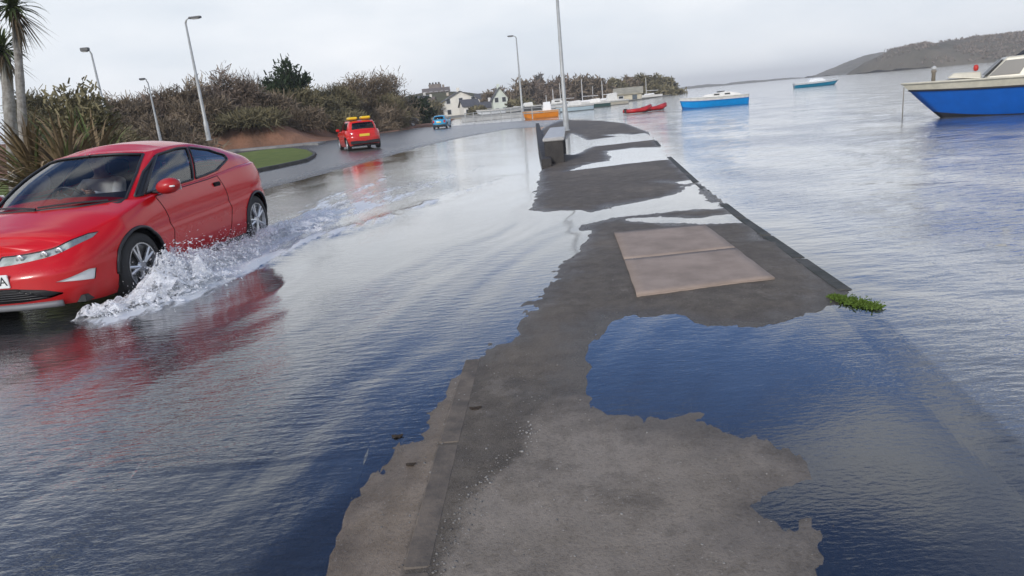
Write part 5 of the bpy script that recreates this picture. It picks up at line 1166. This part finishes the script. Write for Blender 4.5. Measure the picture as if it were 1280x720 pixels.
# two red dinghies tied together
M_DINR = None
for i, (px, py, hd_, lb) in enumerate(((797, 141.5, R(8), 'left red dinghy with a white bow patch, off the end of the quay'), (818, 138.8, R(20), 'right red dinghy with raised bow, tied to the other red one'))):
    x, y = gp(px, py); dg = empty('dinghy', (x, y, .0), hd_, lb, 'dinghy', 'red dinghies off the quay'); rm = material('dinghy_red', (.50, .012, .015), .45, dark=(.30, .01, .012), vscale=3) if not M_DINR else M_DINR; M_DINR = rm
    s = .78; tb = [(-1.2, .45, .18), (-.4, .52, .17), (.5, .48, .2), (1.05, .25, .32), (1.25, 0, .40)]
    pts = tb + [(x_, -y_, z_) for x_, y_, z_ in tb[-2::-1]]; MB().tube([(a * s, b_ * s, c + .02) for a, b_, c in pts], .17 * s, 10).build('tube', rm, dg, True)
    MB().box((-.1, 0, .08), (2.0 * s, .8 * s, .08), bev=.02).build('floor', M_BLACK, dg); MB().box((-1.15 * s, 0, .24), (.05, .8 * s, .3), bev=.01).build('transom', M_DSTONE, dg)
    MB().box((-.1 * s, 0, .26), (.2, .8 * s, .04), bev=.01).build('seat', material('dinghy_seat', (.6, .58, .55), .6), dg)
# orange boat with white wheelhouse across the road end
p = at(664, 0, 64); o, pt, shz, tm, hm = boat('workboat', 'orange boat with a small white wheelhouse at the end of the flooded road', 3.2, 1.5, .58, (p.x, p.y), R(182), (.80, .26, .02), (.75, .42, .2), bottom_c=(.5, .2, .05), sheer=.1, rake=.08, z0_=.05)
zd = shz(.4); cb = loft_cabin(o, [(-.25, zd), (-.35, zd + .75), (-.95, zd + .75), (-1.0, zd)], .4, .33, material('wheelhouse_white', (.78, .78, .76), .4), 'wheelhouse'); MB().tube([(-.65, 0, zd + .7), (-.65, 0, zd + 1.35)], .03, 6).build('mast', M_LENS, o)
# boats ashore and moored at the far end of the bay
WH = (.72, .73, .72)
for (px, py, Y, L_, hd_, hc, lb, cab_) in ((708, 139, 84, 4.6, R(188), (.50, .62, .66), 'pale teal and white boat beside the quay lamp post, at the far shore', 1), (735, 139, 96, 4.4, R(172), (.05, .10, .09), 'white boat with dark green hull at the far shore, right of the lamp post', 1),
                                        (757, 137, 104, 5.0, R(185), (.55, .50, .40), 'cream boat with a tall wheelhouse at the far shore', 2), (600, 150, 100, 4.2, R(180), WH, 'white boat laid up behind the railing', 0), (625, 148, 104, 4.6, R(10), (.66, .64, .58), 'cream boat laid up behind the railing, right of the white one', 0), (648, 147, 112, 4.4, R(185), (.10, .10, .11), 'dark boat behind the orange boat', 1), (688, 143, 100, 4.4, R(5), WH, 'white boat between the orange boat and the quay lamp post', 1)):
    q = at(px, 0, Y); o, pt, shz, tm, hm = boat('small_boat', lb, L_, 1.7, .6, (q.x, q.y), hd_, hc, (.70, .68, .62), bottom_c=(.12, .13, .13), sheer=.2, rake=.1, group='boats at the far shore', z0_=.05 if px > 690 else .4)
    zd = shz(.5)
    if cab_: cb = loft_cabin(o, [(.7, zd), (.45, zd + .5 * cab_), (-.8, zd + .55 * cab_), (-.9, zd)], .55, .42, tm, 'cabin'); MB().box((-.15, -.52, zd + .3 * cab_), (.7, .05, .16), bev=.02).build('side_window', M_BGLASS, cb)
# yachts: only hull, cabin and mast read at this distance
M_MAST = material('mast_alloy', (.55, .54, .52), .4, .2); M_YH = material('yacht_white', (.70, .69, .66), .4)
for (px, top, Y, lb) in ((686, 112, 130, 'yacht mast and white hull just left of the quay lamp post'), (724, 99, 128, 'yacht with tall mast, first to the right of the quay lamp post'), (695, 104, 150, 'slender yacht mast immediately behind the quay lamp post'), (750, 101, 132, 'yacht with pale mast in front of the brown trees'), (806, 97, 168, 'yacht mast before the dense trees at the point'), (737, 108, 160, 'short yacht mast between two taller ones')):
    q = at(px, 0, Y); zt = at(px, top, Y).z; o = empty('yacht', (q.x, Y, 0), R(170), lb, 'yacht', 'yachts at the far end of the bay')
    Ly = 6.5; v = []; f = []
    for i in range(13):
        t = i / 12; b_ = .95 * (1 - max(0, (t - .4) / .6) ** 2.2) * (.8 + .2 * min(1, t * 3)); x = -Ly / 2 + Ly * t; z = .65 + .25 * t ** 2; v += [(x, -b_, z), (x * .93, -b_ * .75, -.1), (x * .93, b_ * .75, -.1), (x, b_, z)]
        if i: a = 4 * (i - 1); f += [(a, a + 4, a + 5, a + 1), (a + 1, a + 5, a + 6, a + 2), (a + 2, a + 6, a + 7, a + 3), (a + 3, a + 7, a + 4, a)]
    f += [(0, 1, 2, 3), (51, 50, 49, 48)]; MB().add(v, f).build('hull', M_YH, o); loft_cabin(o, [(1.2, .75), (.8, 1.0), (-1.2, 1.05), (-1.4, .72)], .55, .4, M_YH, 'cabin')
    MB().tube([(.5, 0, .7), (.5, 0, zt)], [.10, .07], 6).build('mast', M_MAST, o); MB().tube([(.5, 0, 1.7), (-2.3, 0, 1.6)], .07, 6).build('boom', M_MAST, o)

# ------------------------------------------------------------------ houses round the head of the bay
M_WIN = material('dark_window', (.03, .035, .04), .15); M_SLATE = material('slate_roof', (.10, .10, .105), .7, dark=(.07, .07, .075), vscale=2, bump=.02, bscale=8); M_WFR = material('window_frame', (.6, .6, .58), .5); M_DOOR = material('painted_door', (.06, .08, .10), .5)
def house(px, base_py, Y, w_, d_, eave, ridge, rz, wallc, label, roofm=None, gable=False, storeys=2, nwin=3, chim=True, roofc=None):
    q = at(px, base_py, Y); zb = q.z; o = empty('house', (q.x, Y, zb), rz, label, 'house', 'houses round the head of the bay')
    wm = material('house_wall', wallc, .85, dark=tuple(c * .85 for c in wallc), vscale=.6); rm = roofm or (material('roof_tile', roofc, .8, dark=tuple(c * .7 for c in roofc), vscale=1) if roofc else M_SLATE)
    hw, hd_ = w_ / 2, d_ / 2; v = [(-hw, -hd_, -1.5), (hw, -hd_, -1.5), (hw, hd_, -1.5), (-hw, hd_, -1.5), (-hw, -hd_, eave), (hw, -hd_, eave), (hw, hd_, eave), (-hw, hd_, eave)]; f = [(0, 1, 5, 4), (2, 3, 7, 6)]
    if gable: v += [(0, -hd_, ridge), (0, hd_, ridge)]; f = [(0, 1, 5, 8, 4), (2, 3, 7, 9, 6), (1, 2, 6, 5), (3, 0, 4, 7)]
    else: v += [(-hw, 0, ridge), (hw, 0, ridge)]; f += [(1, 2, 6, 9, 5), (3, 0, 4, 8, 7)]
    MB().add(v, f).build('wall', wm, o); e_ = .35; th = .16; r_ = MB()
    if gable:
        for s in (-1, 1):
            sl = (ridge - eave) / hw; a = (s * (hw + e_), eave - e_ * sl); r_ = MB().add([(a[0], -hd_ - e_, a[1]), (a[0], hd_ + e_, a[1]), (0, hd_ + e_, ridge), (0, -hd_ - e_, ridge)] + [(a[0], -hd_ - e_, a[1] + th), (a[0], hd_ + e_, a[1] + th), (0, hd_ + e_, ridge + th), (0, -hd_ - e_, ridge + th)], [(0, 1, 2, 3), (7, 6, 5, 4), (0, 4, 5, 1), (2, 6, 7, 3), (0, 3, 7, 4), (1, 5, 6, 2)]); rf = r_.build('roof', rm, o)
    else:
        for s in (-1, 1):
            sl = (ridge - eave) / hd_; a = (s * (hd_ + e_), eave - e_ * sl); r_ = MB().add([(-hw - e_, a[0], a[1]), (hw + e_, a[0], a[1]), (hw + e_, 0, ridge), (-hw - e_, 0, ridge)] + [(-hw - e_, a[0], a[1] + th), (hw + e_, a[0], a[1] + th), (hw + e_, 0, ridge + th), (-hw - e_, 0, ridge + th)], [(0, 1, 2, 3), (7, 6, 5, 4), (0, 4, 5, 1), (2, 6, 7, 3), (0, 3, 7, 4), (1, 5, 6, 2)]); rf = r_.build('roof', rm, o)
    if chim: MB().box((hw * .6 if not gable else 0, 0, ridge + .3), (.7, .6, 1.4), bev=.03).build('chimney', wm, rf)
    for st in range(storeys):
        z = 1.25 + st * 2.5
        if z > eave + (.9 if gable else -.4): break
        for i in range(nwin):
            x = -hw + w_ * (i + .5) / nwin
            if st == 0 and i == nwin // 2: MB().box((x, -hd_ - .02, .95), (.95, .1, 2.0)).build('door', M_DOOR, o); continue
            wf = MB().box((x, -hd_ - .01, z + .1), (1.05, .08, 1.25)).build('window', M_WFR, o); MB().box((x, -hd_ - .06, z + .1), (.85, .04, 1.05)).build('pane', M_WIN, wf)
    return o
house(576, 146, 175, 9.0, 9, 3.7, 5.9, R(8), (.80, .76, .66), 'largest bright white gabled house at the water end of the village', gable=True, nwin=3)
house(588, 147, 165, 3.6, 6, 2.6, 4.0, R(12), (.78, .74, .66), 'low white wing against the right side of the bright white gabled house', nwin=2, storeys=1, chim=False)
house(626, 145, 175, 3.6, 6, 4.2, 6.6, R(4), (.66, .70, .60), 'narrow pale green house with a steep gable before the wooded slope', gable=True, nwin=2)
house(547, 131, 250, 9, 8, 4.2, 5.6, R(5), (.26, .21, .17), 'long brown stone house with a square tower on the village hill', nwin=5, roofc=(.17, .14, .12))
tw = at(545, 128, 252); t_ = empty('stone_tower', (tw.x, 256, tw.z - 1), 0, 'square brown stone tower on top of the village hill', 'tower')
MB().box((0, 0, 3.6), (4.2, 4.2, 7.4), bev=.05).build('wall', material('tower_stone', (.24, .20, .17), .9, var=.25, vscale=1), t_); 
for k in range(4): MB().box((-1.6 + k * 1.07, -1.9, 7.55), (.6, .4, .6)).build('merlon', M_DSTONE, t_)
MB().box((0, -2.12, 4.6), (.8, .1, 1.6)).build('window', M_WIN, t_)
for (px, py, Y, w_, ev, rg_, wc, rc, lb) in ((526, 138, 230, 6, 2.6, 4.4, (.62, .60, .55), None, 'pale cottage left of the hill, right of the small green tree'), (535, 140, 222, 5, 2.6, 4.2, (.68, .64, .56), (.16, .12, .1), 'cream cottage with a brown roof below the square tower'),
                                         (556, 139, 235, 5, 3, 4.8, (.60, .52, .42), (.18, .12, .09), 'sandy cottage just left of the bright white gabled house'), (598, 145, 200, 5.5, 3.2, 5.0, (.12, .11, .10), None, 'dark slate-hung house right of the bright white gabled house'),
                                         (608, 146, 188, 4, 2.4, 3.8, (.70, .68, .64), None, 'small white cottage between the dark house and the pale green one'), (607, 136, 240, 6, 3, 5, (.42, .40, .38), None, 'grey house higher up behind the small white cottage'), (655, 142, 205, 5, 2.6, 4.2, (.55, .42, .34), (.22, .12, .09), 'brick house with a red roof behind the far lamp post')):
    house(px, py, Y, w_, 7, ev, rg_, R(random.uniform(-12, 14)), wc, lb, nwin=2, storeys=1 if ev < 3 else 2, roofc=rc)
house(786, 131, 150, 5.5, 10, 2.2, 3.4, R(-12), (.55, .50, .38), 'wide cream boat shed on the point, above the red dinghies', nwin=2, storeys=1, chim=False, roofc=(.42, .38, .28))
hh = house(1264, 55.5, 452, 9, 5, 1.8, 2.8, R(0), (.75, .74, .70), 'tiny white house high on the wooded headland at the right edge', nwin=4, storeys=1, chim=False)
# trees and scrub on the point and round the village, each on its own
TG = 'winter trees round the village and the point'
tl = [(522, 170, 26, 128, M_OLIVE, 'olive tree left of the village cottages'), (566, 210, 22, 128, M_OLIVE, 'dark olive tree on the slope left of the bright white gabled house'), (598, 190, 16, 118, M_TWIG, 'slim dark tree rising beside the dark slate-hung house'), (616, 215, 26, 110, M_MAUVE, 'purple-brown tree behind the small white cottage'),
      (640, 200, 30, 104, M_TWIG, 'brown tree right of the pale green house'), (658, 205, 36, 101, M_MAUVE, 'purple-brown tree behind the far lamp post'), (664, 212, 14, 96, M_GREY, 'tall grey tree standing above the wood by the far lamp post'), (678, 195, 30, 103, M_MAUVE, 'low purple-brown tree left of the yacht masts'),
      (700, 190, 28, 100, M_MAUVE, 'purple-brown tree directly behind the quay lamp post'), (720, 188, 28, 99, M_TWIG, 'brown tree just right of the quay lamp post'), (741, 190, 28, 102, M_TWIG, 'brown tree behind the pale yacht mast'), (762, 192, 28, 102, M_OLIVE, 'olive tree in the middle of the point'), (783, 195, 26, 101, M_TWIG, 'brown tree above the cream boat shed'),
      (800, 196, 22, 99, M_OLIVE, 'olive tree right of the cream boat shed'), (818, 200, 24, 94, M_OLIVE, 'tallest tree near the tip of the point'), (832, 203, 22, 99, M_OLIVE, 'rounded olive tree at the very tip of the point'), (750, 160, 22, 122, M_TWIG, 'low brown scrub behind the cream boat'), (768, 150, 16, 124, M_TWIG, 'low scrub left of the cream boat shed'), (690, 165, 26, 122, M_MAUVE, 'low scrub behind the white boats'), (640, 160, 24, 130, M_OLIVE, 'low olive scrub behind the orange boat'), (583, 150, 18, 139, M_OLIVE, 'low hedge in front of the white wing'), (822, 190, 40, 112, M_OLIVE, 'low olive scrub skirting the tip of the point')]
for i, (px, Y, wp, tp, mt_, lb) in enumerate(tl): shrub('tree' if tp < 122 else 'shrub', px, Y, wp * (1.25 if 630 < px < 830 else 1), tp - (3 if 630 < px < 830 else 0), lb, mt_, 2600, ln=.9, wd=.28, group=TG, base=.2, seed=60 + i, catg='tree' if tp < 122 else 'shrub', tilt=.7, shell=.5)
#@@END

# ------------------------------------------------------------------ damp air over the bay: one closed box
hz_ = MB().box((0, 1450, 19), (7900, 3100, 42)).build('haze', None); tag(hz_, kind='stuff')
hm_ = bpy.data.materials.new('damp_air'); hm_.use_nodes = True; t = hm_.node_tree; t.nodes.remove(t.nodes['Principled BSDF']); pv = t.nodes.new('ShaderNodeVolumePrincipled')
pv.inputs['Color'].default_value = (.985, .99, 1, 1); pv.inputs['Density'].default_value = .0005; pv.inputs['Anisotropy'].default_value = 0
t.links.new(pv.outputs[0], t.nodes['Material Output'].inputs['Volume']); hz_.data.materials.append(hm_)
